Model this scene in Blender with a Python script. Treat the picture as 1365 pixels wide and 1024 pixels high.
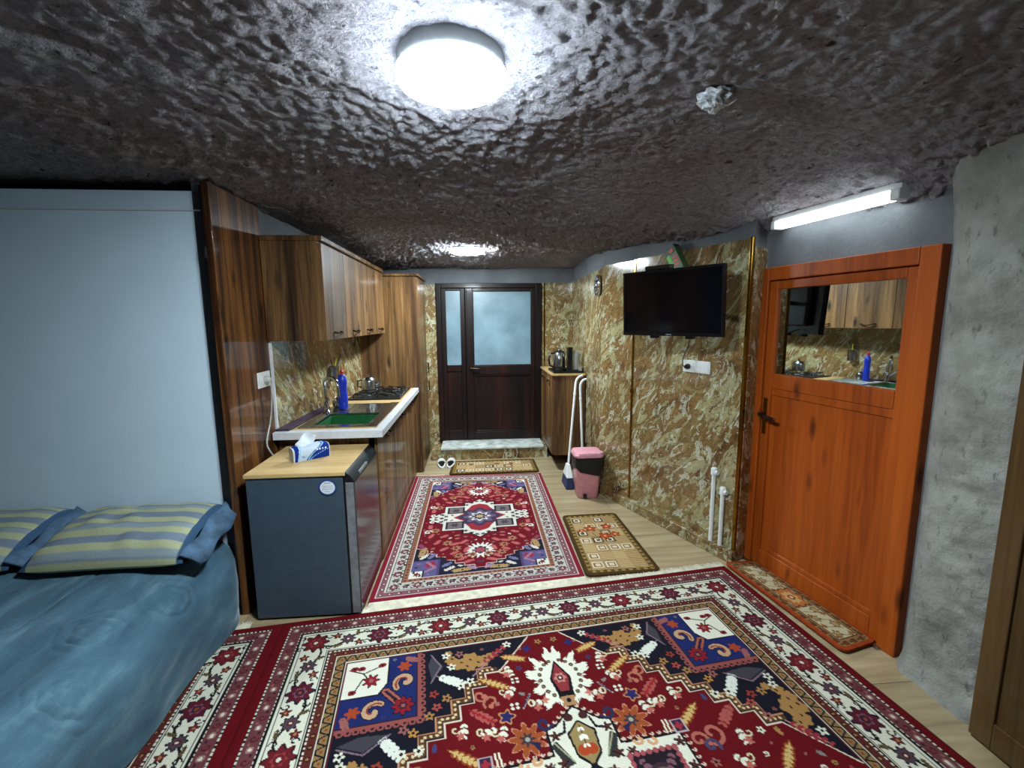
import bpy, math, random
import numpy as np
from mathutils import Vector, noise as mnoise
from math import sin, cos, pi, radians

random.seed(7)
rng = np.random.default_rng(7)
for o in list(bpy.data.objects):
    bpy.data.objects.remove(o)
scene = bpy.context.scene
COL = scene.collection

# ------------------------------------------------------------ camera, world, exposure
cam_d = bpy.data.cameras.new('camera')
cam_d.sensor_width = 36.0
cam_d.lens = 600.0 / 1365.0 * 36.0
cam_d.clip_start = 0.02
cam = bpy.data.objects.new('camera', cam_d)
cam.location = (0, 0, 1.5)
cam.rotation_euler = (1.431001, 0.008736, -0.079885)
COL.objects.link(cam)
scene.camera = cam
world = bpy.data.worlds.new('world')
scene.world = world
world.use_nodes = True
world.node_tree.nodes['Background'].inputs[0].default_value = (0.02, 0.025, 0.03, 1)
world.node_tree.nodes['Background'].inputs[1].default_value = 0.2
vs = scene.view_settings
vs.view_transform = 'Standard'
vs.look = 'None'
vs.exposure = 0.12
vs.gamma = 1.0
vs.use_curve_mapping = False
LAMP_E = 300.0       # ceiling lamp diffusers
LAMP_RIM_E = 150.0
TUBE_E = 8.5
LAMP_COL = (0.86, 0.96, 1.0)

# ------------------------------------------------------------ colour helpers
def lin(c):
    return tuple(((v / 255.0) / 12.92 if v / 255.0 <= 0.04045 else ((v / 255.0 + 0.055) / 1.055) ** 2.4) for v in c)
def L4(c):
    return (*lin(c), 1.0)

# ------------------------------------------------------------ materials
class NT:
    def __init__(s, name):
        s.m = bpy.data.materials.new(name)
        s.m.use_nodes = True
        s.t = s.m.node_tree
        s.n = s.t.nodes
        s.b = s.n['Principled BSDF']
    def node(s, typ, **kw):
        nd = s.n.new(typ)
        for k, v in kw.items():
            if k.startswith('i_'):
                nd.inputs[k[2:].replace('_', ' ')].default_value = v
            else:
                setattr(nd, k, v)
        return nd
    def link(s, a, b):
        s.t.links.new(a, b)
    def pos(s, scale=(1, 1, 1), rot=(0, 0, 0), loc=(0, 0, 0)):
        g = s.node('ShaderNodeNewGeometry')
        mp = s.node('ShaderNodeMapping')
        mp.inputs['Scale'].default_value = scale
        mp.inputs['Rotation'].default_value = rot
        mp.inputs['Location'].default_value = loc
        s.link(g.outputs['Position'], mp.inputs['Vector'])
        return mp.outputs[0]
    def noise(s, vec, scale=5, detail=4, rough=0.55, dist=0.0):
        nd = s.node('ShaderNodeTexNoise')
        nd.inputs['Scale'].default_value = scale
        nd.inputs['Detail'].default_value = detail
        nd.inputs['Roughness'].default_value = rough
        nd.inputs['Distortion'].default_value = dist
        if vec is not None:
            s.link(vec, nd.inputs['Vector'])
        return nd.outputs[0]
    def ramp(s, fac, stops):
        r = s.node('ShaderNodeValToRGB')
        el = r.color_ramp.elements
        while len(el) < len(stops):
            el.new(0.5)
        for e, (p, c) in zip(el, stops):
            e.position = p
            e.color = L4(c) if not isinstance(c, float) else (c, c, c, 1)
        s.link(fac, r.inputs[0])
        return r.outputs[0]
    def mix(s, fac, a, b, mode='MIX'):
        mx = s.node('ShaderNodeMix', data_type='RGBA', blend_type=mode)
        for sock, v in ((mx.inputs[0], fac), (mx.inputs[6], a), (mx.inputs[7], b)):
            if hasattr(v, 'is_linked'):
                s.link(v, sock)
            elif isinstance(v, (int, float)):
                sock.default_value = v
            else:
                sock.default_value = L4(v)
        return mx.outputs[2]
    def bump(s, h, strength=0.3, dist=0.01):
        b = s.node('ShaderNodeBump')
        b.inputs['Strength'].default_value = strength
        b.inputs['Distance'].default_value = dist
        s.link(h, b.inputs['Height'])
        s.link(b.outputs[0], s.b.inputs['Normal'])
    def out(s, color=None, rough=0.5, metal=0.0, coat=0.0, spec=None, coat_rough=0.08, sheen=0.0):
        if color is not None:
            if hasattr(color, 'is_linked'):
                s.link(color, s.b.inputs['Base Color'])
            else:
                s.b.inputs['Base Color'].default_value = L4(color)
        if hasattr(rough, 'is_linked'):
            s.link(rough, s.b.inputs['Roughness'])
        else:
            s.b.inputs['Roughness'].default_value = rough
        s.b.inputs['Metallic'].default_value = metal
        s.b.inputs['Coat Weight'].default_value = coat
        s.b.inputs['Coat Roughness'].default_value = coat_rough
        if spec is not None:
            s.b.inputs['Specular IOR Level'].default_value = spec
        if sheen:
            s.b.inputs['Sheen Weight'].default_value = sheen
            s.b.inputs['Sheen Roughness'].default_value = 0.5
        return s.m

def plain(name, c, rough=0.5, metal=0.0, coat=0.0, var=0.06, scale=30, spec=None):
    t = NT(name)
    n = t.noise(t.pos(), scale, 3)
    d = tuple(max(0, v * (1 - var * 2)) for v in c)
    l = tuple(min(255, v * (1 + var)) for v in c)
    return t.out(t.ramp(n, [(0.3, d), (0.7, l)]), rough, metal, coat, spec)

def wood(name, cols, rough=0.35, coat=0.5, axis=2, knot=True, fine=1.0, band=7.0, coat_rough=0.08, knot_dark=0.25):
    t = NT(name)
    sc = [1.0, 1.0, 1.0]
    def S(cross, along):
        v = [cross] * 3
        v[axis] = along
        return tuple(v)
    g = t.noise(t.pos(S(38 * fine, 1.5)), 1.0, 7, 0.68, 0.6)
    b = t.noise(t.pos(S(band, 0.35), loc=(3, 7, 1)), 1.0, 2, 0.5, 0.3)
    m = t.node('ShaderNodeMath', operation='MULTIPLY_ADD')
    m.inputs[1].default_value = 0.58
    t.link(g, m.inputs[0])
    m2 = t.node('ShaderNodeMath', operation='MULTIPLY')
    m2.inputs[1].default_value = 0.47
    t.link(b, m2.inputs[0])
    t.link(m2.outputs[0], m.inputs[2])
    n = len(cols)
    col = t.ramp(m.outputs[0], [(0.34 + 0.36 * i / (n - 1), c) for i, c in enumerate(cols)])
    if knot:
        v = t.node('ShaderNodeTexVoronoi')
        v.inputs['Scale'].default_value = 1.0
        t.link(t.pos(S(9, 3.0), loc=(1.3, 2.7, 0.4)), v.inputs['Vector'])
        k = t.ramp(v.outputs['Distance'], [(0.07, 1.0), (0.24, 0.0)])
        kn = t.noise(t.pos(S(5, 1.5)), 1.0, 2)
        kk = t.ramp(kn, [(0.42, 0.0), (0.50, 1.0)])
        km = t.mix(1.0, k, kk, 'MULTIPLY')
        dk = tuple(v * knot_dark for v in cols[0])
        col = t.mix(km, col, dk)
    return t.out(col, rough, 0, coat, coat_rough=coat_rough, spec=0.22)

def marble(name, seed=0, rough=0.12):
    t = NT(name)
    loc = (seed * 3.1, seed * 1.7, seed * 2.3)
    def veined(ang, off, st):
        r = t.pos((1, 1, 1), rot=(radians(ang), 0, 0), loc=off)
        mp = t.node('ShaderNodeMapping')
        mp.inputs['Scale'].default_value = (1.5, 1.5, st)
        t.link(r, mp.inputs['Vector'])
        return mp.outputs[0]
    p = veined(-40, loc, 0.72)
    base = t.noise(p, 2.3, 7, 0.62, 1.4)
    col = t.ramp(base, [(0.30, (62, 44, 24)), (0.40, (108, 82, 48)), (0.47, (134, 108, 68)), (0.53, (112, 92, 56)), (0.60, (146, 126, 84)), (0.70, (128, 98, 66)), (0.78, (160, 152, 112))])
    v1 = t.noise(p, 3.3, 8, 0.70, 2.4)
    dark = t.ramp(v1, [(0.49, 0.0), (0.52, 0.55), (0.545, 0.0)])
    col = t.mix(dark, col, (72, 54, 34))
    m1 = t.ramp(v1, [(0.52, 0.0), (0.555, 0.75), (0.585, 0.25), (0.615, 0.8), (0.655, 0.4), (0.70, 0.8), (0.76, 0.3)])
    col = t.mix(m1, col, (172, 174, 134))
    p2 = veined(-32, (loc[0] + 5, loc[1] + 2, 9), 0.7)
    v2 = t.noise(p2, 4.4, 7, 0.64, 1.8)
    m2 = t.ramp(v2, [(0.47, 0.0), (0.49, 0.7), (0.51, 0.0)])
    col = t.mix(m2, col, (78, 54, 32))
    v3 = t.noise(p2, 6.5, 7, 0.68, 2.2)
    m3 = t.ramp(v3, [(0.57, 0.0), (0.59, 0.9), (0.615, 0.3), (0.64, 0.7), (0.67, 0.0)])
    col = t.mix(m3, col, (200, 206, 188))
    return t.out(col, rough, 0, 0.3, coat_rough=0.05)

def emis(name, col, e):
    t = NT(name)
    t.b.inputs['Base Color'].default_value = (0.9, 0.9, 0.9, 1)
    t.b.inputs['Emission Color'].default_value = (*col, 1)
    t.b.inputs['Emission Strength'].default_value = e
    t.b.inputs['Roughness'].default_value = 0.5
    return t.m

def attrmat(name, rough=0.95, sheen=0.15, bump=True):
    t = NT(name)
    a = t.node('ShaderNodeAttribute', attribute_name='weave')
    n = t.noise(t.pos(), 260, 2)
    v = t.ramp(n, [(0.25, 0.72), (0.75, 1.0)])
    t.out(t.mix(1.0, a.outputs['Color'], v, 'MULTIPLY'), rough, spec=0.15, sheen=0.0)
    if bump:
        t.bump(n, 0.35, 0.004)
    return t.m

M = {}
M['cab'] = wood('rustic_oak_gloss', [(34, 22, 13), (72, 50, 30), (114, 84, 50), (150, 116, 74)], 0.5, 0.3, coat_rough=0.06, knot_dark=0.35)
M['cabin_dark'] = wood('walnut_board', [(22, 12, 8), (58, 32, 16), (112, 72, 34), (134, 92, 48)], 0.45, 0.6, band=10)
M['lightwood'] = wood('pale_laminate', [(150, 122, 78), (186, 156, 104), (204, 176, 124)], 0.35, 0.2, axis=0, knot=False)
M['reddoor'] = wood('orange_pine_foil', [(112, 46, 10), (152, 70, 18), (174, 86, 26)], 0.42, 0.12, fine=0.9, knot_dark=0.78)
M['darkdoor'] = wood('near_black_mahogany', [(7, 4, 5), (14, 8, 8), (30, 13, 10), (50, 21, 12)], 0.42, 0.15, knot=False)
M['rightpanel'] = wood('brown_wardrobe_wood', [(48, 34, 18), (76, 56, 30), (92, 70, 40)], 0.35, 0.3)
M['marble'] = marble('onyx_marble', 0)
M['marble2'] = marble('onyx_marble_splash', 1.7)
M['whitemarble'] = plain('white_marble', (196, 204, 200), 0.25, var=0.12, scale=12)
M['gold'] = plain('brass_trim', (150, 112, 40), 0.16, 0.95)
M['chrome'] = plain('chrome', (220, 222, 225), 0.08, 1.0, var=0.01)
M['steel'] = plain('brushed_steel', (168, 172, 174), 0.22, 1.0, var=0.05)
M['alu'] = plain('white_aluminium_edge', (214, 220, 226), 0.3, 0.15, var=0.02)
M['black'] = plain('black_plastic', (14, 14, 16), 0.35)
M['blackiron'] = plain('black_iron', (12, 12, 13), 0.4)
M['bronze'] = plain('bronze_handle', (52, 40, 28), 0.3, 0.8)
M['white'] = plain('white_plastic', (218, 222, 222), 0.4, var=0.02)
M['cord'] = plain('grey_white_cord', (176, 178, 174), 0.5)
M['pink'] = plain('pink_plastic', (206, 140, 150), 0.4, var=0.03)
M['pinklid'] = plain('pink_plastic_lid', (214, 152, 166), 0.35, var=0.03)
M['bag'] = plain('black_bin_bag', (18, 18, 20), 0.45)
M['bluepl'] = plain('blue_plastic', (14, 48, 178), 0.35)
M['navy'] = plain('navy_bristle', (34, 44, 82), 0.8)
M['redpl'] = plain('red_cap', (170, 40, 50), 0.4)
M['yellow'] = plain('yellow_plastic', (206, 206, 40), 0.4)
M['green'] = plain('green_plastic', (30, 96, 52), 0.4)
M['lime'] = plain('lime_card', (76, 190, 34), 0.5)
M['darkcard'] = plain('dark_green_card', (30, 54, 34), 0.5)
M['redprint'] = plain('red_print', (212, 62, 40), 0.5)
M['purple'] = plain('dark_purple_cloth', (46, 26, 52), 0.7)
M['fridge'] = plain('graphite_steel_sheet', (68, 84, 98), 0.42, 0.25, var=0.03)
M['fridgedoor'] = plain('graphite_gloss_door', (92, 96, 104), 0.16, 0.75, var=0.03)
M['fridgelight'] = plain('grey_door_side', (132, 136, 142), 0.35, 0.3)
M['tv'] = plain('black_tv_bezel', (9, 10, 14), 0.25)
M['screen'] = plain('tv_screen', (5, 6, 12), 0.12, var=0.0)
M['fringe'] = plain('cream_fringe', (208, 204, 184), 0.95, spec=0.1)
M['bluesticker'] = plain('blue_sticker', (26, 60, 130), 0.45)
M['paper'] = plain('white_paper', (214, 222, 230), 0.6, var=0.02)
M['tissueblue'] = plain('tissue_pack_blue', (18, 48, 138), 0.35)
M['tissuelight'] = plain('tissue_pack_light_blue', (108, 178, 226), 0.35)
M['tissuewhite'] = plain('tissue_pack_white', (204, 218, 232), 0.4, var=0.02)
M['printgrey'] = plain('grey_print', (110, 118, 130), 0.6)

def mirror_mat():
    t = NT('mirror_glass')
    return t.out((210, 216, 214), 0.015, 1.0)
M['mirror'] = mirror_mat()

def frosted():
    t = NT('frosted_glass')
    n = t.noise(t.pos(), 3.5, 3)
    c = t.ramp(n, [(0.3, (88, 112, 124)), (0.7, (116, 142, 154))])
    t.out(c, 0.3, 0, 0.4, coat_rough=0.25)
    return t.m
M['frost'] = frosted()

def plaster(name, c1, c2, bs=0.35, scale=18):
    t = NT(name)
    p = t.pos()
    n = t.noise(p, 4, 5)
    f = t.noise(p, scale * 3, 5, 0.65)
    t.out(t.ramp(n, [(0.3, c1), (0.7, c2)]), 0.75, spec=0.25)
    t.bump(f, bs, 0.012)
    return t.m
M['plaster'] = plaster('grey_plaster', (90, 94, 98), (112, 117, 121))
M['whitewall'] = plaster('white_painted_board', (204, 226, 240), (210, 232, 246), 0.05)
M['voidshade'] = plaster('dark_void', (30, 28, 26), (44, 42, 40))  # darkness of the unlit void put into the wall colour

def pillar_mat():
    t = NT('lumpy_pillar_plaster')
    p = t.pos()
    n = t.noise(p, 5, 6, 0.6)
    c = t.ramp(n, [(0.3, (112, 112, 106)), (0.6, (146, 148, 142)), (0.8, (158, 160, 156))])
    s = t.noise(t.pos((2, 5, 2.2)), 7, 6, 0.7)
    sm = t.ramp(s, [(0.57, 0.0), (0.70, 0.75)])
    c = t.mix(sm, c, (74, 70, 64))
    t.out(c, 0.7, spec=0.3)
    f = t.noise(p, 34, 6, 0.65)
    t.bump(f, 0.6, 0.02)
    return t.m
M['pillar'] = pillar_mat()

def rock_mat():
    t = NT('cave_rock')
    p = t.pos()
    n = t.noise(p, 2.2, 6, 0.6)
    c = t.ramp(n, [(0.3, (182, 176, 182)), (0.5, (206, 204, 212)), (0.72, (218, 218, 226))])
    n2 = t.noise(p, 1.1, 3, 0.5)
    m = t.ramp(n2, [(0.45, 0.0), (0.65, 0.55)])
    c = t.mix(m, c, (160, 136, 124))
    gr = t.noise(p, 46, 4, 0.7)
    c = t.mix(1.0, c, t.ramp(gr, [(0.36, 0.66), (0.58, 1.0)]), 'MULTIPLY')  # mineral speckle that also paints in light and shade of the relief
    sp = t.noise(p, 24, 4, 0.6)
    sm = t.ramp(sp, [(0.30, 0.8), (0.36, 0.0)])
    c = t.mix(sm, c, (52, 42, 38))
    t.out(c, 0.85, spec=0.15)
    f = t.noise(t.pos((1, 1.15, 1)), 52, 6, 0.72, 0.4)
    t.bump(f, 1.0, 0.06)
    return t.m
M['rock'] = rock_mat()

def blanket_mat():
    t = NT('blue_velvet_blanket')
    p = t.pos()
    n = t.noise(t.pos((5, 1.4, 3), rot=(0, 0, radians(12))), 2.6, 5, 0.6)
    c = t.ramp(n, [(0.3, (48, 76, 94)), (0.55, (68, 100, 118)), (0.75, (98, 130, 144))])
    t.out(c, 0.75, spec=0.2)
    t.b.inputs['Sheen Weight'].default_value = 0.55
    t.b.inputs['Sheen Roughness'].default_value = 0.35
    t.b.inputs['Sheen Tint'].default_value = (0.6, 0.75, 0.85, 1)
    f = t.noise(p, 120, 4)
    t.bump(f, 0.25, 0.006)
    return t.m
M['blanket'] = blanket_mat()

def floor_mat():
    t = NT('wood_look_tile')
    g = t.noise(t.pos((1.6, 16, 1)), 1.0, 6, 0.6, 0.5)
    oi = t.node('ShaderNodeObjectInfo')
    c = t.ramp(g, [(0.3, (138, 120, 90)), (0.5, (164, 147, 114)), (0.72, (182, 168, 134))])
    v = t.ramp(oi.outputs['Random'], [(0.0, 0.86), (1.0, 1.0)])
    t.out(t.mix(1.0, c, v, 'MULTIPLY'), 0.3, 0, 0.2)
    return t.m
M['tile'] = floor_mat()
M['grout'] = plain('grout', (120, 108, 84), 0.8)
M['weave'] = attrmat('woven_pile')
M['weaveflat'] = attrmat('printed_cloth', 0.85, bump=False)

# ------------------------------------------------------------ mesh builder
WORLD = {}
class MB:
    def __init__(s):
        s.v = []
        s.f = []
        s.mi = []
        s.cur = 0
    def _add(s, vs, fs):
        o = len(s.v)
        s.v += [tuple(float(c) for c in v) for v in vs]
        s.f += [tuple(i + o for i in f) for f in fs]
        s.mi += [s.cur] * len(fs)
        return s
    def hexa(s, p):
        return s._add(p, [(0, 3, 2, 1), (4, 5, 6, 7), (0, 1, 5, 4), (1, 2, 6, 5), (2, 3, 7, 6), (3, 0, 4, 7)])
    def box(s, x0, x1, y0, y1, z0, z1, fn=None):
        p = [(x0, y0, z0), (x1, y0, z0), (x1, y1, z0), (x0, y1, z0), (x0, y0, z1), (x1, y0, z1), (x1, y1, z1), (x0, y1, z1)]
        if fn:
            p = [fn(*q) for q in p]
        return s.hexa(p)
    def prism(s, pts, z0, z1, fn=None):
        n = len(pts)
        vs = [(x, y, z0) for x, y in pts] + [(x, y, z1) for x, y in pts]
        if fn:
            vs = [fn(*q) for q in vs]
        fs = [tuple(range(n - 1, -1, -1)), tuple(range(n, 2 * n))] + [(i, (i + 1) % n, n + (i + 1) % n, n + i) for i in range(n)]
        return s._add(vs, fs)
    def tube(s, path, r, n=10, cap=True):
        path = [Vector(p) for p in path]
        rs = r if isinstance(r, (list, tuple)) else [r] * len(path)
        vs, fs = [], []
        up = None
        for i, p in enumerate(path):
            d = (path[min(i + 1, len(path) - 1)] - path[max(i - 1, 0)]).normalized()
            if up is None:
                a = Vector((0, 0, 1)) if abs(d.z) < 0.9 else Vector((1, 0, 0))
                up = d.cross(a).normalized()
            up = (up - d * up.dot(d)).normalized()
            w = d.cross(up)
            for k in range(n):
                t = 2 * pi * k / n
                vs.append(p + (up * cos(t) + w * sin(t)) * rs[i])
        for i in range(len(path) - 1):
            for k in range(n):
                fs.append((i * n + k, i * n + (k + 1) % n, (i + 1) * n + (k + 1) % n, (i + 1) * n + k))
        if cap:
            fs.append(tuple(range(n - 1, -1, -1)))
            fs.append(tuple(range((len(path) - 1) * n, len(path) * n)))
        return s._add(vs, fs)
    def lathe(s, prof, c=(0, 0, 0), n=24, sx=1.0, sy=1.0, fn=None):
        vs, fs = [], []
        m = len(prof)
        for r, z in prof:
            for k in range(n):
                t = 2 * pi * k / n
                q = (c[0] + r * cos(t) * sx, c[1] + r * sin(t) * sy, c[2] + z)
                vs.append(fn(*q) if fn else q)
        for i in range(m - 1):
            for k in range(n):
                fs.append((i * n + k, i * n + (k + 1) % n, (i + 1) * n + (k + 1) % n, (i + 1) * n + k))
        fs.append(tuple(range(n - 1, -1, -1)))
        fs.append(tuple(range((m - 1) * n, m * n)))
        return s._add(vs, fs)
    def ring_lathe(s, prof, c=(0, 0, 0), n=24, fn=None):
        # closed profile
        vs, fs = [], []
        m = len(prof)
        for r, z in prof:
            for k in range(n):
                t = 2 * pi * k / n
                q = (c[0] + r * cos(t), c[1] + r * sin(t), c[2] + z)
                vs.append(fn(*q) if fn else q)
        for i in range(m):
            j = (i + 1) % m
            for k in range(n):
                fs.append((i * n + k, i * n + (k + 1) % n, j * n + (k + 1) % n, j * n + k))
        return s._add(vs, fs)
    def build(s, name, mat, parent=None, smooth=False, bevel=0.0, seg=2, origin=None):
        me = bpy.data.meshes.new(name)
        V = np.array(s.v, dtype=float)
        if origin is None:
            origin = (V.min(0) + V.max(0)) / 2
            if parent is None:
                origin[2] = V[:, 2].min()
        origin = np.array(origin, dtype=float)
        me.from_pydata([tuple(v) for v in (V - origin)], [], s.f)
        import bmesh
        bm = bmesh.new()
        bm.from_mesh(me)
        bmesh.ops.recalc_face_normals(bm, faces=bm.faces)
        bm.to_mesh(me)
        bm.free()
        mats = mat if isinstance(mat, list) else [mat]
        for mt in mats:
            me.materials.append(M[mt] if isinstance(mt, str) else mt)
        if len(mats) > 1:
            me.polygons.foreach_set('material_index', s.mi)
        if smooth:
            me.polygons.foreach_set('use_smooth', [True] * len(me.polygons))
            me.set_sharp_from_angle(angle=radians(40))
        o = bpy.data.objects.new(name, me)
        COL.objects.link(o)
        place(o, origin, parent)
        if bevel:
            md = o.modifiers.new('bevel', 'BEVEL')
            md.width = bevel
            md.segments = seg
            md.limit_method = 'ANGLE'
            md.angle_limit = radians(40)
            if not smooth:
                me.polygons.foreach_set('use_smooth', [True] * len(me.polygons))
                me.set_sharp_from_angle(angle=radians(30))
                md.harden_normals = True
        return o

def place(o, world, parent=None):
    WORLD[o.name] = np.array(world, dtype=float)
    if parent is not None:
        o.parent = parent
        o.location = tuple(WORLD[o.name] - WORLD[parent.name])
    else:
        o.location = tuple(world)

def tag(o, label, cat=None, group=None, kind=None):
    if label:
        o['label'] = label
    if cat:
        o['category'] = cat
    if group:
        o['group'] = group
    if kind:
        o['kind'] = kind
    return o
def thing(name, label, cat, loc, group=None):
    o = bpy.data.objects.new(name, None)
    o.empty_display_size = 0.05
    COL.objects.link(o)
    place(o, loc)
    return tag(o, label, cat, group)
def struct(name, label, loc=None, cat=None):
    o = bpy.data.objects.new(name, None)
    o.empty_display_size = 0.05
    COL.objects.link(o)
    place(o, loc)
    tag(o, label, cat, None, 'structure')
    return o
def copy_child(src, world, parent, rotz=0.0):
    c = src.copy()
    COL.objects.link(c)
    WORLD[c.name] = np.array(world, dtype=float)
    c.parent = parent
    c.location = tuple(WORLD[c.name] - WORLD[parent.name])
    if rotz:
        c.rotation_euler = (0, 0, rotz)
    return c

def frame2(o, d, nrm):
    """(s, n, z) -> world, s along d, n out of the wall"""
    return lambda s, n, z: (o[0] + s * d[0] + n * nrm[0], o[1] + s * d[1] + n * nrm[1], z)
def arc(c, r, a0, a1, n, plane='xz'):
    out = []
    for i in range(n + 1):
        a = a0 + (a1 - a0) * i / n
        if plane == 'xz':
            out.append((c[0] + r * cos(a), c[1], c[2] + r * sin(a)))
        else:
            out.append((c[0] + r * cos(a), c[1] + r * sin(a), c[2]))
    return out

def add_weave(o, cols):
    """cols: (nverts,3) sRGB 0-255"""
    c = np.asarray(cols, dtype=float) / 255.0
    c = np.where(c <= 0.04045, c / 12.92, ((c + 0.055) / 1.055) ** 2.4)
    a = o.data.color_attributes.new('weave', 'FLOAT_COLOR', 'POINT')
    buf = np.ones((len(c), 4), dtype=np.float32)
    buf[:, :3] = c
    a.data.foreach_set('color', buf.ravel())

def grid_mesh(name, X, Y, Z, mat, parent=None, cols=None, origin=None, smooth=True, skirt=None):
    """X,Y,Z arrays (rows, cols)."""
    r, c = X.shape
    V = np.stack([X, Y, Z], -1).reshape(-1, 3)
    idx = np.arange(r * c).reshape(r, c)
    q = np.stack([idx[:-1, :-1], idx[:-1, 1:], idx[1:, 1:], idx[1:, :-1]], -1).reshape(-1, 4)
    if skirt is not None:                      # close the sides down to z = skirt
        ring = np.concatenate([idx[0, :], idx[1:, -1], idx[-1, -2::-1], idx[-2:0:-1, 0]])
        base = V[ring].copy()
        base[:, 2] = skirt
        o0 = len(V)
        V = np.vstack([V, base])
        k = np.arange(len(ring))
        kn = (k + 1) % len(ring)
        q = np.vstack([q, np.stack([ring[k], o0 + k, o0 + kn, ring[kn]], -1)])
        if cols is not None:
            cols = np.vstack([cols.reshape(-1, 3), cols.reshape(-1, 3)[ring]])
    if origin is None:
        origin = (V.min(0) + V.max(0)) / 2
        if parent is None:
            origin[2] = V[:, 2].min()
    V = V - origin
    me = bpy.data.meshes.new(name)
    me.vertices.add(len(V))
    me.vertices.foreach_set('co', V.astype(np.float32).ravel())
    me.loops.add(len(q) * 4)
    me.polygons.add(len(q))
    me.loops.foreach_set('vertex_index', q.astype(np.int32).ravel())
    me.polygons.foreach_set('loop_start', np.arange(0, len(q) * 4, 4, dtype=np.int32))
    me.polygons.foreach_set('use_smooth', np.full(len(q), smooth))
    me.update(calc_edges=True)
    me.materials.append(M[mat])
    o = bpy.data.objects.new(name, me)
    COL.objects.link(o)
    place(o, origin, parent)
    if cols is not None:
        add_weave(o, cols.reshape(-1, 3))
    return o

# ------------------------------------------------------------ plan (metres, camera over the origin)
A = (1.10, 5.10); B = (1.068, 3.74); C = (1.575, 2.50); D = (1.690, 2.566); E = (1.847, 1.673)
def unit(p, q):
    l = math.hypot(q[0] - p[0], q[1] - p[1])
    return ((q[0] - p[0]) / l, (q[1] - p[1]) / l), l
dTV, lTV = unit(C, B)
nTV = (-dTV[1], dTV[0])            # into the room
if nTV[0] > 0: nTV = (-nTV[0], -nTV[1])
TV = frame2(C, dTV, nTV)
dDR, lDR = unit(D, E)
nDR = (dDR[1], -dDR[0])
if nDR[0] > 0: nDR = (-nDR[0], -nDR[1])
DR = frame2(D, dDR, nDR)
dRB, lRB = unit(B, A)
nRB = (-dRB[1], dRB[0])
if nRB[0] > 0: nRB = (-nRB[0], -nRB[1])
RB = frame2(B, dRB, nRB)
dCD, lCD = unit(C, D)
nCD = (dCD[1], -dCD[0])
CDf = frame2(C, dCD, nCD)

# ---- floor of wood-look tiles
floor = struct('floor', 'pale wood-look tiled floor', (0, 1.5, 0))
MB().box(-3.4, 2.4, -2.4, 5.4, -0.08, -0.006).build('screed', 'grout', floor)
t0 = MB().box(-0.449, 0.449, -0.224, 0.224, -0.006, 0.0).build('tile', 'tile', floor, bevel=0.001, seg=1)
first = True
for j in range(17):
    for i in range(7):
        cx = -3.0 + i * 0.9 + (0.45 if j % 2 else 0)
        cy = -2.0 + j * 0.45 + 0.17
        if cx > 2.3 or cy > 5.3: continue
        if first:
            WORLD[t0.name] = np.array((cx, cy, -0.003)); t0.location = tuple(WORLD[t0.name] - WORLD[floor.name]); first = False
        else:
            copy_child(t0, (cx, cy, -0.003), floor)

# ---- ceiling of chiselled rock
ctrl = [(-2.2, 2.3, 2.165), (-1.25, 2.3, 2.155), (-1.2, 2.75, 2.15), (-1.2, 3.4, 2.13), (-1.1, 4.4, 2.10), (-0.3, 5.1, 2.085), (0.7, 5.1, 2.085),
        (1.08, 4.79, 2.10), (1.28, 3.22, 2.046), (1.55, 2.55, 2.03), (1.72, 2.58, 1.99), (1.93, 1.80, 1.925), (1.60, 2.44, 2.06), (1.72, 1.80, 2.06),
        (1.85, 1.42, 2.06), (0, 1.3, 2.185), (0.7, 1.4, 2.19), (1.3, 1.4, 2.16), (1.5, 1.0, 2.14), (-1, 1.2, 2.19), (-2, 1, 2.19), (0, 3, 2.16),
        (0, 4.05, 2.135), (0.7, 3.5, 2.10), (0, 0, 2.2), (0, -2, 2.2), (2.2, 0, 2.08), (-3.2, 0, 2.17), (2.2, -2.2, 2.1), (-3.2, -2.2, 2.15), (-3.2, 5.2, 2.1), (2.3, 5.2, 2.0), (-3.2, 2.4, 2.16), (-0.6, 2.4, 2.17)]
P_ = np.array(ctrl)
def _phi(r2):
    return np.where(r2 > 1e-12, 0.5 * r2 * np.log(np.maximum(r2, 1e-12)), 0)
_K = _phi(((P_[:, None, :2] - P_[None, :, :2]) ** 2).sum(-1)) + np.eye(len(P_)) * 0.01
_Q = np.hstack([np.ones((len(P_), 1)), P_[:, :2]])
_S = np.linalg.solve(np.block([[_K, _Q], [_Q.T, np.zeros((3, 3))]]), np.concatenate([P_[:, 2], [0, 0, 0]]))
def ceil_h(x, y):
    x = np.asarray(x, float); y = np.asarray(y, float)
    r2 = (x[..., None] - P_[:, 0]) ** 2 + (y[..., None] - P_[:, 1]) ** 2
    return _phi(r2) @ _S[:len(P_)] + _S[-3] + _S[-2] * x + _S[-1] * y
def vnoise(x, y, f, seed):
    """smooth value noise on arrays"""
    r = np.random.default_rng(seed)
    T = r.random((256, 256))
    X = x * f; Y = y * f
    xi = np.floor(X).astype(int); yi = np.floor(Y).astype(int)
    fx = X - xi; fy = Y - yi
    fx = fx * fx * fx * (fx * (fx * 6 - 15) + 10); fy = fy * fy * fy * (fy * (fy * 6 - 15) + 10)
    g = lambda a, b: T[a % 256, b % 256]
    return (g(xi, yi) * (1 - fx) + g(xi + 1, yi) * fx) * (1 - fy) + (g(xi, yi + 1) * (1 - fx) + g(xi + 1, yi + 1) * fx) * fy - 0.5
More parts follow.
